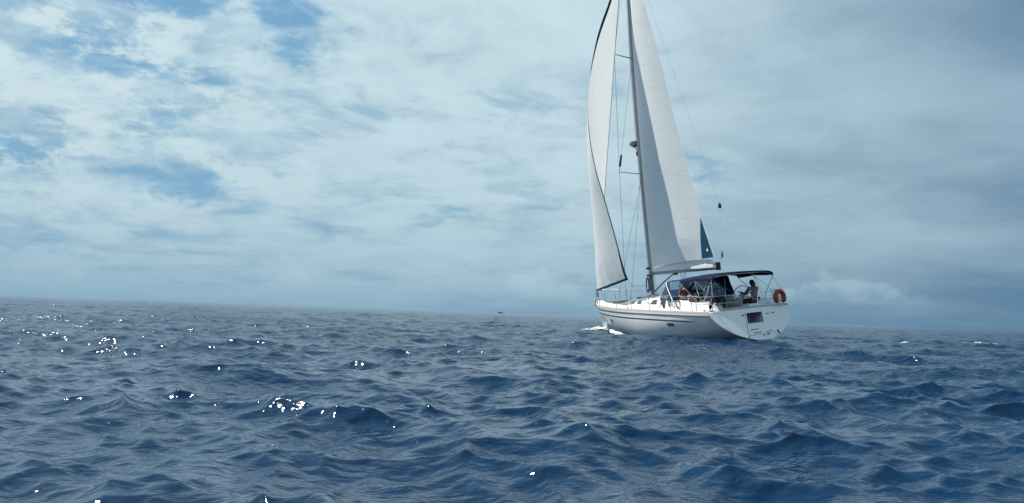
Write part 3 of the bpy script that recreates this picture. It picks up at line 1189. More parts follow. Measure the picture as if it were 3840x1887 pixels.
def genoa(u, v):
    zl = 2.22 + v * 16.2
    lf = Vector((stay_x(zl), 0.0, zl))
    ze = 2.79 + v * 15.7
    lc = Vector((smooth_interp(ze, GL_Z, GL_X), smooth_interp(ze, GL_Z, GL_Y), ze))
    p = lf.lerp(lc, u)
    ch = lc - lf
    L_ = math.hypot(ch.x, ch.y)
    nrm = Vector((ch.y, -ch.x, 0)) / max(L_, 1e-4)
    if nrm.y < 0:
        nrm = -nrm
    q = 0.43
    prof = (u / q) * (2 - u / q) if u < q else ((1 - u) / (1 - q)) * (2 - (1 - u) / (1 - q)) * 1.0
    depth = interp(v, [0, 0.08, 0.3, 0.6, 0.9, 1], [0.055, 0.085, 0.115, 0.12, 0.10, 0.06]) * L_
    p += nrm * depth * prof
    p += nrm * 0.030 * math.sin(u * 30 + v * 22) * math.exp(-v * 13) * math.sin(math.pi * u)      # slack creases above the foot
    p.z += -0.10 * math.sin(math.pi * u) * (1 - v) ** 6
    return p


gen = sail_object('genoa', genoa, 36, 70, SAIL_G, yacht)


def sail_strip(fn, uvs, width_dir, name, material, parent, off=0.012):
    """a narrow band laid on both faces of a sail; uvs = list of ((u0,v0),(u1,v1)) edges"""
    m_ = MB()
    for sg in (1, -1):
        rws_ = []
        for (a0, a1), (b0, b1) in uvs:
            pa, pb = fn(a0, a1), fn(b0, b1)
            rws_.append([pa + Vector((0, sg * off, 0)), pb + Vector((0, sg * off, 0))])
        m_.grid(rws_)
    return part(m_, name, material, parent, weld=False)


vs_ = [i / 60 for i in range(61)]
sail_strip(genoa, [((1.0, v), (1.0 - interp(v, [0, .04, .10, .6, .85, 1], [.034, .026, .010, .012, .28, .5]), v)) for v in vs_], None, 'leech_strip', UVST, gen)
sail_strip(genoa, [((u, 0.0), (u, 0.0065)) for u in [i / 30 for i in range(31)]], None, 'foot_strip', UVST, gen)
# forestay with its foil and the furling drum
rope([(stay_x(z), 0, z) for z in (1.75, 6, 10, 14, 19.35)], 0.017, 'forestay', WIRE)
m2 = MB()
m2.lathe((14.0, 0, 1.92), [(0.001, 0), (0.10, 0.0), (0.10, 0.03), (0.045, 0.05), (0.045, 0.15), (0.10, 0.17), (0.10, 0.2), (0.03, 0.23), (0.02, 0.42)], 14)
part(m2, 'furling_drum', BLACK)
rope([(7.35, 1.49, 2.79), (6.3, 1.52, 2.2), (5.6, 1.50, 1.66), (2.4, 1.30, 1.88)], 0.011, 'genoa_sheet', ROPE)
rope([(7.35, 1.49, 2.79), (8.2, 0.9, 2.45), (8.6, -0.2, 2.4)], 0.010, 'lazy_sheet', WROPE)

# mainsail
ML_Z = [3.50, 5.24, 6.74, 8.33, 9.72, 11.25, 12.75, 14.31, 15.71, 17.3, 18.7]
ML_X = [1.80, 2.42, 2.93, 3.43, 3.86, 4.28, 4.69, 5.20, 5.70, 6.35, 7.10]
ML_Y = [0.22, 0.28, 0.29, 0.29, 0.29, 0.29, 0.29, 0.28, 0.27, 0.15, 0.03]


def mainsail(u, v):
    zl = 3.30 + v * 15.4
    lf = Vector((mast_x(zl) - 0.13, 0.0, zl))
    ze = 3.50 + v * 15.2
    lc = Vector((smooth_interp(ze, ML_Z, ML_X), smooth_interp(ze, ML_Z, ML_Y), ze))
    p = lf.lerp(lc, u)
    ch = lc - lf
    L_ = math.hypot(ch.x, ch.y)
    q = 0.42
    prof = (u / q) * (2 - u / q) if u < q else ((1 - u) / (1 - q)) * (2 - (1 - u) / (1 - q))
    depth = interp(v, [0, 0.06, 0.3, 0.7, 1], [0.03, 0.065, 0.095, 0.085, 0.04]) * L_
    p.y += depth * prof
    return p


mains = sail_object('mainsail', mainsail, 36, 70, SAIL_M, yacht)
m2 = MB()
for sg in (1, -1):
    rws = []
    for i in range(13):
        t = i / 12
        v = 0.115 * t
        u0 = 0.845 + (0.985 - 0.845) * t
        rws.append([mainsail(u0 + (0.985 - u0) * k / 5, v) + Vector((0, sg * 0.012, 0)) for k in range(6)])
    m2.grid(rws)
part(m2, 'clew_patch', BLUEP, mains, weld=False)
m2 = MB()      # pale emblem spot on the patch
c = mainsail(0.945, 0.022) + Vector((0, 0.018, 0))
m2.add([c + Vector((0.10 * math.cos(k * math.pi / 5) * (1 if k % 2 else .45), 0.0, 0.10 * math.sin(k * math.pi / 5) * (1 if k % 2 else .45))) for k in range(10)], [tuple(range(10))])
part(m2, 'sail_emblem', WHITE, mains)
# tell-tale bit of line on the main
rope([mainsail(0.04, 0.455) + Vector((0, 0.05, 0)), mainsail(0.11, 0.435) + Vector((0, 0.07, -0.15))], 0.008, 'flag_line', ROPE, mains)

# ------------------------------------------------------------------ rails
for side in (1, -1):
    xs_st = [1.15, 2.7, 4.4, 6.1, 7.8, 9.4, 10.9, 12.2]
    tops = []
    for x in xs_st:
        b_ = beam(x) - 0.07
        z = sheer(x) + 0.04
        m2 = MB()
        m2.tube([(x, side * b_, z - 0.03), (x, side * (b_ + 0.01), z + 0.64)], 0.0135, 7)
        m2.lathe((x, side * b_, z - 0.01), [(0.001, 0.05), (0.03, 0.045), (0.036, 0.0)], 8)
        part(m2, 'stanchion', STEEL)
        tops.append((x, side * (b_ + 0.01), z + 0.62))
    aft = (0.10, side * 1.80, sheer(0) + 0.62)
    fwd = (12.95, side * 0.50, sheer(13) + 0.62)
    rope([aft] + tops + [fwd], 0.006, 'lifeline', STEEL)
    rope([Vector(p) - Vector((0, 0, 0.31)) for p in [aft] + tops + [fwd]], 0.005, 'lifeline', STEEL)
    # pushpit
    z0 = sheer(0)
    m2 = MB()
    m2.tube([(0.95, side * 1.86, z0 + 0.03), (0.93, side * 1.87, z0 + 0.58), (0.85, side * 1.87, z0 + 0.64), (0.3, side * 1.84, z0 + 0.645), (0.06, side * 1.70, z0 + 0.645),
             (0.00, side * 1.2, z0 + 0.63), (-0.02, side * 0.48, z0 + 0.60), (-0.03, side * 0.42, z0 + 0.54), (-0.05, side * 0.36, z0 + 0.05)], 0.015, 7)
    m2.tube([(0.93, side * 1.86, z0 + 0.33), (0.3, side * 1.83, z0 + 0.34), (0.06, side * 1.69, z0 + 0.34), (-0.03, side * 0.43, z0 + 0.32)], 0.011, 6)
    m2.tube([(0.06, side * 1.70, z0 + 0.645), (0.04, side * 1.68, z0 + 0.03)], 0.014, 6)
    part(m2, 'pushpit_rail', STEEL)
    # pulpit
    m2 = MB()
    zb = sheer(13)
    m2.tube([(12.55, side * 0.70, zb), (12.65, side * 0.66, zb + 0.60), (12.95, side * 0.52, zb + 0.66), (13.6, side * 0.26, zb + 0.68), (14.02, side * 0.16, zb + 0.68), (14.12, 0, zb + 0.68)], 0.015, 7)
    m2.tube([(13.62, side * 0.20, zb + 0.04), (13.85, side * 0.20, zb + 0.68)], 0.014, 6)
    m2.tube([(12.62, side * 0.68, zb + 0.32), (13.72, side * 0.21, zb + 0.34)], 0.011, 6)
    part(m2, 'pulpit_rail', STEEL)

# bow roller and cleats
m2 = MB()
m2.box((14.02, 0, 1.70), (0.36, 0.14, 0.07))
part(m2, 'bow_roller', STEEL)
for x, y in ((12.4, 0.78), (6.6, 2.02), (0.45, 1.80)):
    m2 = MB()
    z = sheer(x) + 0.06
    m2.tube([(x - 0.13, y, z + 0.05), (x - 0.06, y, z + 0.04), (x + 0.06, y, z + 0.04), (x + 0.13, y, z + 0.05)], [0.012, 0.018, 0.018, 0.012], 6)
    m2.box((x, y, z + 0.01), (0.10, 0.03, 0.07))
    part(m2, 'cleat', STEEL)

# ------------------------------------------------------------------ sprayhood
HG = Vector((3.25, 1.58, 1.78))


def arch(t, xt, zt, wtop):
    """t 0..1 from the port foot up a straight leg, over the top and down to the starboard foot"""
    f_ = abs(2 * t - 1)                      # 1 at the feet, 0 amidships
    ks = [0.0, 0.22, 0.40, 0.52, 0.62, 0.72, 1.0]
    yy = [0.0, 0.45 * wtop, 0.82 * wtop, 1.00 * wtop, 1.08 * wtop, 1.16 * wtop, HG.y]
    hh = [1.03, 1.02, 1.0, 0.95, 0.84, 0.66, 0.0]
    y = smooth_interp(f_, ks, yy)
    h_ = smooth_interp(f_, ks, hh)
    return Vector((HG.x + (xt - HG.x) * min(h_, 1.0), math.copysign(y, 0.5 - t), HG.z + (zt - HG.z) * h_))


def foot(t):
    an = math.pi * t
    c, s = math.cos(an), math.sin(an)
    x = HG.x + 0.12 + 2.25 * abs(s) ** 0.75
    y = 1.50 * math.copysign(abs(c) ** 0.8, c)
    zz_ = roof_pt(min(x, 9), math.acos(max(-1, min(1, math.copysign((abs(y) / 1.42) ** 1.6, y))))).z if x > 3.9 else HG.z
    return Vector((x, y, min(zz_ + 0.01, 2.0)))


NT_ = 36
mF, mR, mW, mSW = MB(), MB(), MB(), MB()
for k in range(NT_):
    ta, tb = k / NT_, (k + 1) / NT_
    # windscreen
    for j in range(8):
        sa, sb = j / 8, (j + 1) / 8
        pt = lambda t, s: foot(t).lerp(arch(t, 4.42, 2.62, 1.15), s)
        q = [pt(ta, sa), pt(tb, sa), pt(tb, sb), pt(ta, sb)]
        tm = (ta + tb) / 2
        win = 1 <= j <= 6 and ((0.24 < tm < 0.40) or (0.43 < tm < 0.57) or (0.60 < tm < 0.76) or (0.08 < tm < 0.21) or (0.79 < tm < 0.92))
        (mW if win else mF).add(q, [(0, 1, 2, 3)])
    # roof panel
    for j in range(6):
        sa, sb = j / 6, (j + 1) / 6
        pt = lambda t, s: arch(t, 4.42, 2.62, 1.15).lerp(arch(t, 2.80, 2.68, 1.0), s)
        q = [pt(ta, sa), pt(tb, sa), pt(tb, sb), pt(ta, sb)]
        tm = (ta + tb) / 2
        win = 1 <= j <= 4 and (0.10 < tm < 0.23)
        (mSW if win else mR).add(q, [(0, 1, 2, 3)])
hood = part(mR, 'sprayhood', BLUEC)
part(mF, 'windscreen_canvas', BLUEC, hood)
part(mW, 'windscreen_window', VINYL, hood)
part(mSW, 'side_window', mat('teal_vinyl', (0.05, 0.12, 0.16), 0.25), hood)
for xt, zt, wt, mt in ((4.42, 2.60, 1.15, WHITE), (2.80, 2.66, 1.0, BLUEC)):
    m2 = MB()
    m2.tube([arch(k / 30, xt, zt, wt) + Vector((0, 0, -0.0)) for k in range(31)], 0.022, 7)
    part(m2, 'hood_bow', mt, hood)

# ------------------------------------------------------------------ bimini
BX0, BX1, BW = 0.22, 2.75, 1.46


def bim(s, t, dz_=0.0):
    """s 0 aft .. 1 fore, t -1..1 starboard .. port"""
    x = BX0 + (BX1 - BX0) * s
    y = BW * math.copysign(abs(math.sin(t * math.pi / 2)), t)
    z = 2.60 + 0.20 * (1 - abs(t) ** 3.2) + 0.05 * math.sin(math.pi * s) - 0.06 * s - 0.015 * math.sin(2 * math.pi * s) ** 2
    return Vector((x, y, z + dz_))


m2 = MB()
top_, bot_ = [], []
for i in range(19):
    top_.append([bim(i / 18, -1 + 2 * k / 24) for k in range(25)])
    bot_.append([bim(i / 18, -1 + 2 * k / 24, -0.045) for k in range(25)])
m2.grid(top_)
m2.grid(bot_)
edge_t = top_[0] + [r_[-1] for r_ in top_[1:]] + top_[-1][::-1][1:] + [r_[0] for r_ in top_[::-1][1:]]
edge_b = bot_[0] + [r_[-1] for r_ in bot_[1:]] + bot_[-1][::-1][1:] + [r_[0] for r_ in bot_[::-1][1:]]
m2.grid([edge_t, edge_b])
bimini = part(m2, 'bimini', NAVY)
for s, hx_ in ((0.03, 1.05), (0.52, 1.12), (0.97, 1.25)):
    m3 = MB()
    pts = [(hx_, -1.50, 1.62)] + [bim(s, -1 + 2 * k / 16, -0.062) for k in range(17)] + [(hx_, 1.50, 1.62)]
    m3.tube(pts, 0.0155, 7)
    part(m3, 'frame_tube', STEEL, bimini)
for side in (1, -1):
    m3 = MB()
    m3.tube([bim(0.03, side * 1.0, -0.10), (0.02, side * 1.66, 1.93)], 0.0135, 7)
    part(m3, 'frame_brace', STEEL, bimini)
    m3 = MB()
    m3.tube([bim(0.50, side * 1.0, -0.08), Vector((hx_, side * 1.5, 1.62)).lerp(bim(0.03, side * 1.0, -0.06), 0.55)], 0.011, 6)
    part(m3, 'frame_brace', STEEL, bimini)

# ------------------------------------------------------------------ steering
m2 = MB()
WC = Vector((1.35, -0.72, 1.74))
m2.tube([WC + Vector((0.10 * math.sin(2 * math.pi * k / 32), 0.46 * math.cos(2 * math.pi * k / 32), 0.46 * math.sin(2 * math.pi * k / 32))) for k in range(33)], 0.016, 7, cap=False)
wheel = part(m2, 'steering_wheel', STEEL)
for k in range(6):
    m3 = MB()
    an = 2 * math.pi * k / 6 + 0.3
    m3.tube([WC, WC + Vector((0.10 * math.sin(an), 0.46 * math.cos(an), 0.46 * math.sin(an)))], 0.009, 6)
    part(m3, 'spoke', STEEL, wheel)
m2 = MB()
m2.lathe((1.50, -0.72, 0.72), [(0.001, 0), (0.15, 0), (0.12, 0.2), (0.10, 0.9), (0.14, 1.02), (0.12, 1.12), (0.001, 1.15)], 14)
m2.tube([(1.50, -0.72, 1.74), WC], 0.035, 8)
part(m2, 'steering_pedestal', GEL)
m2 = MB()
m2.box((0.55, -0.72, 1.42), (0.50, 0.95, 0.10))
part(m2, 'helm_seat', GEL)


# ------------------------------------------------------------------ things carried on board (each its own thing)
def thing(name, base, label, category, group=None):
    o = bpy.data.objects.new(name, None)
    o.empty_display_size = 0.3
    COL.objects.link(o)
    o.matrix_world = BOAT @ Matrix.Translation(base)
    return tag(o, label, category, group)


# horseshoe lifebuoy on the starboard pushpit
LB = Vector((-0.10, -1.42, 1.58))
t = thing('horseshoe_lifebuoy', LB, 'red horseshoe lifebuoy hanging on the stern rail', 'lifebuoy')
m2 = MB()
pts, rs = [], []
for k in range(25):
    an = rad(-52) + rad(284) * k / 24
    pts.append((0.0, 0.20 * math.cos(an), 0.05 + 0.25 * math.sin(an)))
    rs.append(0.098 if 1 < k < 23 else (0.085 if 0 < k < 24 else 0.05))
m2.tube(pts, rs, 10)
m2.build('cover', RED, t)
for k in (5, 12, 19):
    an = rad(-52) + rad(284) * k / 24
    c = Vector((0.0, 0.20 * math.cos(an), 0.05 + 0.25 * math.sin(an)))
    m3 = MB()
    d = Vector((0, -math.sin(an), math.cos(an)))
    m3.tube([c - d * 0.02, c + d * 0.02], 0.103, 10)
    m3.build('strap', mat('faded_strap', (0.30, 0.08, 0.07), 0.7), t)
m3 = MB()
m3.tube([(0.0, 0, -0.26), (0.0, 0.0, -0.05), (0, 0, 0.09), (0, 0, 0.14)], [0.03, 0.045, 0.055, 0.02], 8)
m3.build('safety_light', WHITE, t)
m3 = MB()
m3.tube([(0.05, -0.22, 0.33), (0.08, 0.0, 0.345), (0.05, 0.22, 0.33)], 0.012, 6)
m3.tube([(0.10, -0.10, 0.34), (0.06, -0.10, -0.30)], 0.010, 6)
m3.build('bracket', STEEL, t)

# small flag flying from the backstay leg
FB = Vector((1.42, 0, 5.62)).lerp(Vector((0.02, 1.05, 1.33)), 0.47)
t = thing('flag', FB, 'small flag fluttering from the backstay above the boom end', 'flag')
m2 = MB()
rws = []
for i in range(9):
    s = i / 8
    rws.append([Vector((-0.20 * s, 0.24 * s + 0.03 * math.sin(s * 8 + z * 4), 0.11 * z - 0.10 * s * s - 0.05 * s)) for z in (-1, -0.34, 0.34, 1)])
for k, (cname, cc) in enumerate((('red_flag_cloth', (0.24, 0.06, 0.05)), ('yellow_flag_cloth', (0.50, 0.38, 0.10)), ('green_flag_cloth', (0.06, 0.13, 0.05)))):
    m3 = MB()
    m3.grid([[r_[k], r_[k + 1]] for r_ in rws])
    m3.build('flag_band', mat(cname, cc, 0.8), t)

# anchor on the bow roller
AB = Vector((14.12, 0, 1.62))
t = thing('anchor', AB, 'grey plough anchor stowed on the bow roller', 'anchor')
m2 = MB()
m2.tube([(-0.45, 0, 0.14), (0.0, 0, 0.12), (0.13, 0, 0.02), (0.15, 0, -0.16)], [0.022, 0.026, 0.026, 0.022], 7)
m2.build('shank', GALV, t)
for sg in (1, -1):
    m3 = MB()
    a_, b1, c1, d1 = Vector((0.17, 0, -0.14)), Vector((0.02, sg * 0.16, -0.16)), Vector((-0.16, 0, -0.36)), Vector((0.12, 0, -0.24))
    m3.add([a_, b1, c1, d1], [(0, 1, 2), (0, 2, 3), (1, 3, 2), (0, 3, 1)])
    m3.build('fluke', GALV, t, smooth=False)

# cushion lying on the port coaming
t = None
m2 = MB()
m2.box((0, 0, 0.10), (0.62, 0.20, 0.22))
cu = m2.build('cushion', MAROON)
cu.matrix_world = BOAT @ Matrix.Translation((1.78, 1.40, 1.72))
tag(cu, 'dark maroon cushion lying on the port cockpit coaming', 'cushion')


# ------------------------------------------------------------------ people
def skin_mesh(name, nodes, edges, material, parent, sub=1, extra=None):
    """nodes: name -> (xyz, radius); grows one continuous surface round the edges"""
    me = bpy.data.meshes.new(name)
    keys = list(nodes)
    me.from_pydata([tuple(nodes[k][0]) for k in keys], [(keys.index(a), keys.index(b)) for a, b in edges], [])
    o = bpy.data.objects.new(name, me)
    COL.objects.link(o)
    sk = o.modifiers.new('skin', 'SKIN')
    sk.use_smooth_shade = True
    for i, k in enumerate(keys):
        r_ = nodes[k][1]
        sv = me.skin_vertices[0].data[i]
        sv.radius = (r_, r_) if not isinstance(r_, tuple) else r_
        sv.use_root = (i == 0)
    ss = o.modifiers.new('sub', 'SUBSURF')
    ss.levels = ss.render_levels = sub
    dg = bpy.context.evaluated_depsgraph_get()
    ev = bpy.data.meshes.new_from_object(o.evaluated_get(dg))
    o.modifiers.clear()
    if extra:
        b2 = bmesh.new()
        b2.from_mesh(ev)
        extra(b2)
        b2.to_mesh(ev)
        b2.free()
    ev.polygons.foreach_set('use_smooth', [True] * len(ev.polygons))
    ev.name = name
    o.data = ev
    ev.materials.clear()
    ev.materials.append(material)
    o.parent = parent
    return o


def person(base, label, J, shirt, trousers, hair_len, look, sleeve=True, long_trousers=True):
    """J: joint name -> position on board; look: unit direction the face turns to"""
    B = Vector(base)
    t = thing('person', B, label, 'person')
    j = {k: Vector(v) - B for k, v in J.items()}
    look = Vector(look).normalized()
    up = (j['head'] - j['neck']).normalized()
    sidev = up.cross(look).normalized()

    def body_nodes(grow, keys):
        R_ = {'pelvis': 0.135, 'waist': 0.125, 'chest': 0.145, 'collar': 0.085, 'neck': 0.055, 'jaw': 0.070, 'head': 0.092, 'crown': 0.070,
              'sl': 0.062, 'el': 0.044, 'wl': 0.030, 'hl': 0.034, 'sr': 0.062, 'er': 0.044, 'wr': 0.030, 'hr': 0.034,
              'pl': 0.090, 'kl': 0.060, 'al': 0.042, 'tl': 0.034, 'pr': 0.090, 'kr': 0.060, 'ar': 0.042, 'tr': 0.034}
        return {k: (j[k], R_[k] + grow) for k in keys}
    j['collar'] = j['chest'].lerp(j['neck'], 0.55)
    j['jaw'] = j['neck'].lerp(j['head'], 0.55) + look * 0.02
    j['crown'] = j['head'] + up * 0.085
    for s in 'lr':
        d = (j['w' + s] - j['e' + s]).normalized()
        j['h' + s] = j['w' + s] + d * 0.075
        f_ = j['toe' + s] if 'toe' + s in j else j['a' + s] + look * 0.18 - Vector((0, 0, 0.05))
        j['t' + s] = f_

    def face_and_fingers(b2):
        for off_, r_ in ((look * 0.098 + up * -0.005, 0.018), (sidev * 0.092, 0.022), (sidev * -0.092, 0.022), (look * 0.088 - up * 0.045, 0.014)):
            bmesh.ops.create_icosphere(b2, subdivisions=1, radius=r_, matrix=Matrix.Translation(j['head'] + off_))
        for s in 'lr':
            d = (j['h' + s] - j['w' + s]).normalized()
            a_ = d.cross(Vector((0, 0, 1)))
            a_ = a_.normalized() if a_.length > 0.1 else Vector((0, 1, 0))
            c_ = d.cross(a_).normalized()
            for q in range(5):
                o_ = (q - 1.5) * 0.017
                ln = (0.07, 0.08, 0.075, 0.06, 0.055)[q]
                st = j['h' + s] + a_ * o_
                dd = d
                if q == 4:
                    st = j['w' + s] + d * 0.03 - a_ * 0.034
                    dd = (d * 0.7 - a_ * 0.6).normalized()
                for seg, (s0, s1) in enumerate(((0, 0.5), (0.5, 1.0))):
                    p_ = st + dd * ln * (s0 + s1) / 2 - c_ * 0.018 * seg
                    bmesh.ops.create_cone(b2, cap_ends=True, segments=6, radius1=0.009, radius2=0.008, depth=ln * 0.56,
                                          matrix=Matrix.Translation(p_) @ (dd - c_ * 0.35 * seg).to_track_quat('Z', 'Y').to_matrix().to_4x4())

    E_all = [('pelvis', 'waist'), ('waist', 'chest'), ('chest', 'collar'), ('collar', 'neck'), ('neck', 'jaw'), ('jaw', 'head'), ('head', 'crown')]
    for s in 'lr':
        E_all += [('collar', 's' + s), ('s' + s, 'e' + s), ('e' + s, 'w' + s), ('w' + s, 'h' + s),
                  ('pelvis', 'p' + s), ('p' + s, 'k' + s), ('k' + s, 'a' + s), ('a' + s, 't' + s)]
    keys = []
    for a_, b1 in E_all:
        for k in (a_, b1):
            if k not in keys:
                keys.append(k)
    skin_mesh('body', body_nodes(0, keys), E_all, SKIN, t, 1, face_and_fingers)
    E_s = [('pelvis', 'waist'), ('waist', 'chest'), ('chest', 'collar')]
    for s in 'lr':
        E_s += [('collar', 's' + s), ('s' + s, 'e' + s)] + ([('e' + s, 'w' + s)] if sleeve else [])
    ks = ['pelvis', 'waist', 'chest', 'collar', 'sl', 'el', 'sr', 'er'] + (['wl', 'wr'] if sleeve else [])
    skin_mesh('shirt', body_nodes(0.022, ks), E_s, shirt, t)
    E_t = []
    for s in 'lr':
        E_t += [('pelvis', 'p' + s), ('p' + s, 'k' + s)] + ([('k' + s, 'a' + s)] if long_trousers else [])
    kt = ['pelvis', 'pl', 'kl', 'pr', 'kr'] + (['al', 'ar'] if long_trousers else [])
    skin_mesh('trousers', body_nodes(0.026, kt), E_t, trousers, t)
    # hair: a cap over the back and top of the head, hanging behind
    b2 = bmesh.new()
    bmesh.ops.create_icosphere(b2, subdivisions=3, radius=0.108, matrix=Matrix.Translation(j['head'] + up * 0.035 - look * 0.022))
    for q in b2.verts:
        r_ = q.co - j['head']
        back = -r_.dot(look)
        if back > -0.01 and r_.dot(up) < 0.03:
            q.co += -up * hair_len * min(1.0, (0.03 - r_.dot(up)) / 0.10) - look * 0.02
        q.co += r_.normalized() * 0.008 * math.sin(q.co.x * 90 + q.co.z * 70 + q.co.y * 110)
    bmesh.ops.delete(b2, geom=[q for q in b2.verts if (q.co - j['head']).dot(look) > 0.045 and (q.co - j['head']).dot(up) < 0.055], context='VERTS')
    me = bpy.data.meshes.new('hair')
    b2.to_mesh(me)
    b2.free()
    me.polygons.foreach_set('use_smooth', [True] * len(me.polygons))
    me.materials.append(HAIRM)
    h = bpy.data.objects.new('hair', me)
    COL.objects.link(h)
    h.parent = t
    return t


# at the wheel, seated, facing forward
person((0.78, -0.80, 1.47), 'person with long dark hair seated behind the steering wheel', {
    'pelvis': (0.74, -0.80, 1.60), 'waist': (0.72, -0.80, 1.78), 'chest': (0.76, -0.81, 1.98), 'neck': (0.83, -0.83, 2.15), 'head': (0.90, -0.84, 2.29),
    'sl': (0.80, -0.62, 2.06), 'el': (1.02, -0.55, 1.86), 'wl': (1.27, -0.50, 1.93), 'sr': (0.80, -1.01, 2.06), 'er': (1.02, -1.06, 1.84), 'wr': (1.27, -1.02, 1.88),
    'pl': (0.80, -0.70, 1.56), 'kl': (1.20, -0.62, 1.58), 'al': (1.22, -0.60, 1.16), 'pr': (0.80, -0.91, 1.56), 'kr': (1.20, -0.98, 1.58), 'ar': (1.24, -1.02, 1.16),
    'toel': (1.40, -0.58, 1.08), 'toer': (1.42, -1.02, 1.08)}, SHIRT_G, SHORTS, 0.30, (1, 0.30, -0.15), sleeve=True, long_trousers=True)

# on the port quarter, seated, one foot on the stern deck
person((0.62, 1.10, 1.72), 'person in slate blue shirt and black trousers sitting on the stern coaming', {
    'pelvis': (0.66, 1.06, 1.84), 'waist': (0.66, 1.10, 2.02), 'chest': (0.62, 1.16, 2.20), 'neck': (0.62, 1.24, 2.37), 'head': (0.60, 1.32, 2.50),
    'sl': (0.52, 0.95, 2.25), 'el': (0.42, 0.84, 2.00), 'wl': (0.32, 0.92, 1.84), 'sr': (0.56, 1.42, 2.28), 'er': (0.46, 1.56, 2.04), 'wr': (0.34, 1.46, 1.86),
    'pl': (0.58, 0.98, 1.82), 'kl': (0.20, 0.98, 1.80), 'al': (0.13, 1.10, 1.40), 'pr': (0.60, 1.20, 1.80), 'kr': (0.28, 1.50, 1.78), 'ar': (0.36, 1.62, 1.42),
    'toel': (-0.03, 1.14, 1.335), 'toer': (0.22, 1.70, 1.36)}, SHIRT_B, TROUS, 0.03, (0.25, 1.0, -0.1))

# under the sprayhood on the port side
person((2.86, 1.12, 1.72), 'person in plum top seated in the shelter of the sprayhood', {
    'pelvis': (2.86, 1.12, 1.86), 'waist': (2.86, 1.12, 2.00), 'chest': (2.90, 1.13, 2.14), 'neck': (2.98, 1.16, 2.25), 'head': (3.05, 1.18, 2.36),
    'sl': (2.95, 1.30, 2.18), 'el': (2.90, 1.44, 1.98), 'wl': (2.72, 1.36, 1.88), 'sr': (2.88, 0.94, 2.18), 'er': (2.72, 0.82, 1.98), 'wr': (2.60, 0.96, 1.90),
    'pl': (2.78, 1.20, 1.82), 'kl': (2.45, 1.12, 1.92), 'al': (2.40, 0.72, 1.62), 'pr': (2.78, 1.02, 1.82), 'kr': (2.42, 0.90, 1.90), 'ar': (2.32, 0.60, 1.58),
    'toel': (2.34, 0.62, 1.52), 'toer': (2.26, 0.50, 1.48)}, SHIRT_P, SHORTS, 0.10, (-0.5, 0.85, -0.2), sleeve=False, long_trousers=False)


# ------------------------------------------------------------------ white water
def foam_material():
    m, n, b = new_mat('sea_foam')
    pos = n.node('ShaderNodeNewGeometry').outputs['Position']
    nz = n.noise(pos, 9.0, 5, 0.65)[0]
    n.put(b.inputs['Base Color'], n.mix(nz, rgb(0.62, 0.70, 0.74), rgb(0.86, 0.88, 0.88)))
    b.inputs['Roughness'].default_value = 0.85
    b.inputs['Specular IOR Level'].default_value = 0.2
    bn = n.node('ShaderNodeBump')
    bn.inputs['Strength'].default_value = 0.9
    bn.inputs['Distance'].default_value = 0.05
    n.put(bn.inputs['Height'], nz)
    n.put(b.inputs['Normal'], bn.outputs[0])
    cv = n.node('ShaderNodeAttribute', attribute_name='cover').outputs['Fac']
    lace = n.noise(pos, 6.0, 6, 0.7)[0]
    n.put(b.inputs['Alpha'], n.smooth(n.m('ADD', cv, n.m('MULTIPLY', n.m('SUBTRACT', lace, 0.5), 1.3)), 0.12, 0.42))
    return m


FOAM = foam_material()


def foam_patch(name, x0, x1, y0, y1, step, density, lift, label, seed, thick=1.0):
    """a lumpy sheet of foam lying on the waves wherever density(x, y) beats the noise"""
    gx, gy = np.meshgrid(np.arange(x0, x1, step), np.arange(y0, y1, step), indexing='ij')
    shp = gx.shape
    x, y = gx.ravel(), gy.ravel()
    dist = np.hypot(x, y)
    ax, ay, azz, _l = sea_disp(x, y, dist * 0.006)
    nz = value_noise(x * 2.2, y * 2.2, seed, 5)
    cov = density(x, y) + (nz - 0.5) * 1.1
    lum = value_noise(x * 5.0, y * 5.0, seed + 1, 4)
    z = azz + boat_waves(x, y) + 0.012 + np.clip(cov, 0, 1) ** 0.6 * lift * (0.35 + 1.1 * lum)
    V = np.stack([x + ax, y + ay, z], -1)
    keep = (cov > 0.0).reshape(shp)
    ny = shp[1]
    I, Jx = np.nonzero(keep[:-1, :-1] & keep[1:, :-1] & keep[:-1, 1:] & keep[1:, 1:])
    a_ = I * ny + Jx
    Fq = np.stack([a_, a_ + ny, a_ + ny + 1, a_ + 1], -1)
    used, invx = np.unique(Fq.ravel(), return_inverse=True)
    me = mesh_from_arrays(name, V[used], invx.reshape(-1, 4), FOAM)
    atc = me.attributes.new('cover', 'FLOAT', 'POINT')
    atc.data.foreach_set('value', np.clip(cov[used] * thick, 0, 2).astype(np.float32))
    o = bpy.data.objects.new(name, me)
    COL.objects.link(o)
    return tag(o, label, None, None, 'stuff')


def boat_st(x, y):
    rx, ry = x - BOAT_POS[0], y - BOAT_POS[1]
    return rx * BOAT_FWD[0] + ry * BOAT_FWD[1], -rx * BOAT_FWD[1] + ry * BOAT_FWD[0]


def bow_density(x, y):
    s, t_ = boat_st(x, y)
    d = 1.1 * np.exp(-((s - 13.2) / 0.9) ** 2 - ((t_ - 0.45) / 0.8) ** 2)
    d += 0.9 * np.exp(-((s - 11.6) / 1.2) ** 2 - ((t_ - 1.75) / 0.45) ** 2)
    d += 0.6 * np.exp(-((s - 13.7) / 0.8) ** 2 - ((t_ + 0.6) / 0.6) ** 2)
    arm = (t_ - 0.40 * (13.2 - s) - 0.35)
    d += 1.1 * np.exp(-(arm / 0.45) ** 2) * np.exp(-((s - 5.0) / 2.0) ** 2)
    return d - 0.48


foam_patch('bow_wave_foam', 0.0, 9.0, 36.0, 52.0, 0.06, bow_density, 0.16, 'white foam thrown up where the bow cuts the water', 31)

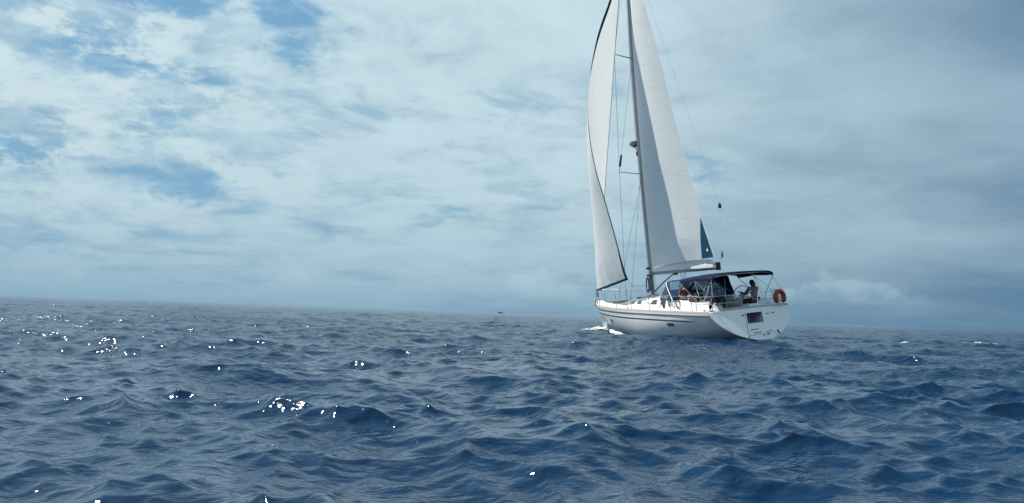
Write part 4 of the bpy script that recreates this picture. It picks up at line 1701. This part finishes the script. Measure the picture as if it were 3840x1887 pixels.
STREAKS = [(21.2, 47.3, 1.5, 0.30, .95), (27.3, 50.0, 1.6, 0.35, .9), (28.6, 53.2, 2.2, 0.30, .85), (31.6, 52.5, 0.9, 0.32, .88), (33.6, 53.0, 1.3, 0.30, .75), (31.0, 50.0, 2.0, 0.5, .55)]


def wake_density(x, y):
    d = np.zeros_like(x)
    for cx_, cy_, sa, sb, am in STREAKS:
        ca, sa_ = math.cos(-0.12), math.sin(-0.12)
        u_ = (x - cx_) * ca + (y - cy_) * sa_
        v_ = -(x - cx_) * sa_ + (y - cy_) * ca
        d = np.maximum(d, am * np.exp(-(u_ / sa) ** 2 - (v_ / sb) ** 2))
    return d - 0.36


foam_patch('breaking_crest_foam', 18.0, 38.0, 45.0, 56.0, 0.07, wake_density, 0.05, 'thin broken streaks of white foam on small crests', 57, 0.45)

# ------------------------------------------------------------------ far vessel on the horizon
FV = Vector((-19.0, 1800.0, 0.0))
fv = bpy.data.objects.new('distant_boat', None)
COL.objects.link(fv)
fv.location = FV
tag(fv, 'tiny dark boat far away on the horizon line', 'boat')
FVM = mat('dark_far_hull', (0.045, 0.065, 0.085), 0.6)
FVW = mat('grey_far_cabin', (0.10, 0.13, 0.155), 0.6)
m2 = MB()
rws = []
for i in range(11):
    x = -5.5 + 11 * i / 10
    w_ = 1.6 * (1 - max(0, (x - 1) / 4.5) ** 2) if x > 1 else 1.6 - 0.2 * (1 - (x + 5.5) / 6.5)
    w_ = max(w_, 0.05)
    zs = 1.5 + 0.9 * max(0, x / 5.5) ** 2
    rws.append([(x, -w_, zs), (x, -w_ * 0.8, -0.4), (x, w_ * 0.8, -0.4), (x, w_, zs), (x, 0, zs - 0.1)])
m2.grid(rws, closed=True)
m2.add(rws[0], [(0, 1, 2, 3, 4)])
m2.build('hull', FVM, fv)
m2 = MB()
m2.box((-1.6, 0, 2.3), (3.2, 2.0, 1.9))
m2.build('wheelhouse', FVW, fv)
m2 = MB()
m2.tube([(-0.8, 0, 3.2), (-0.8, 0, 4.6)], 0.08, 6)
m2.build('mast', FVM, fv)
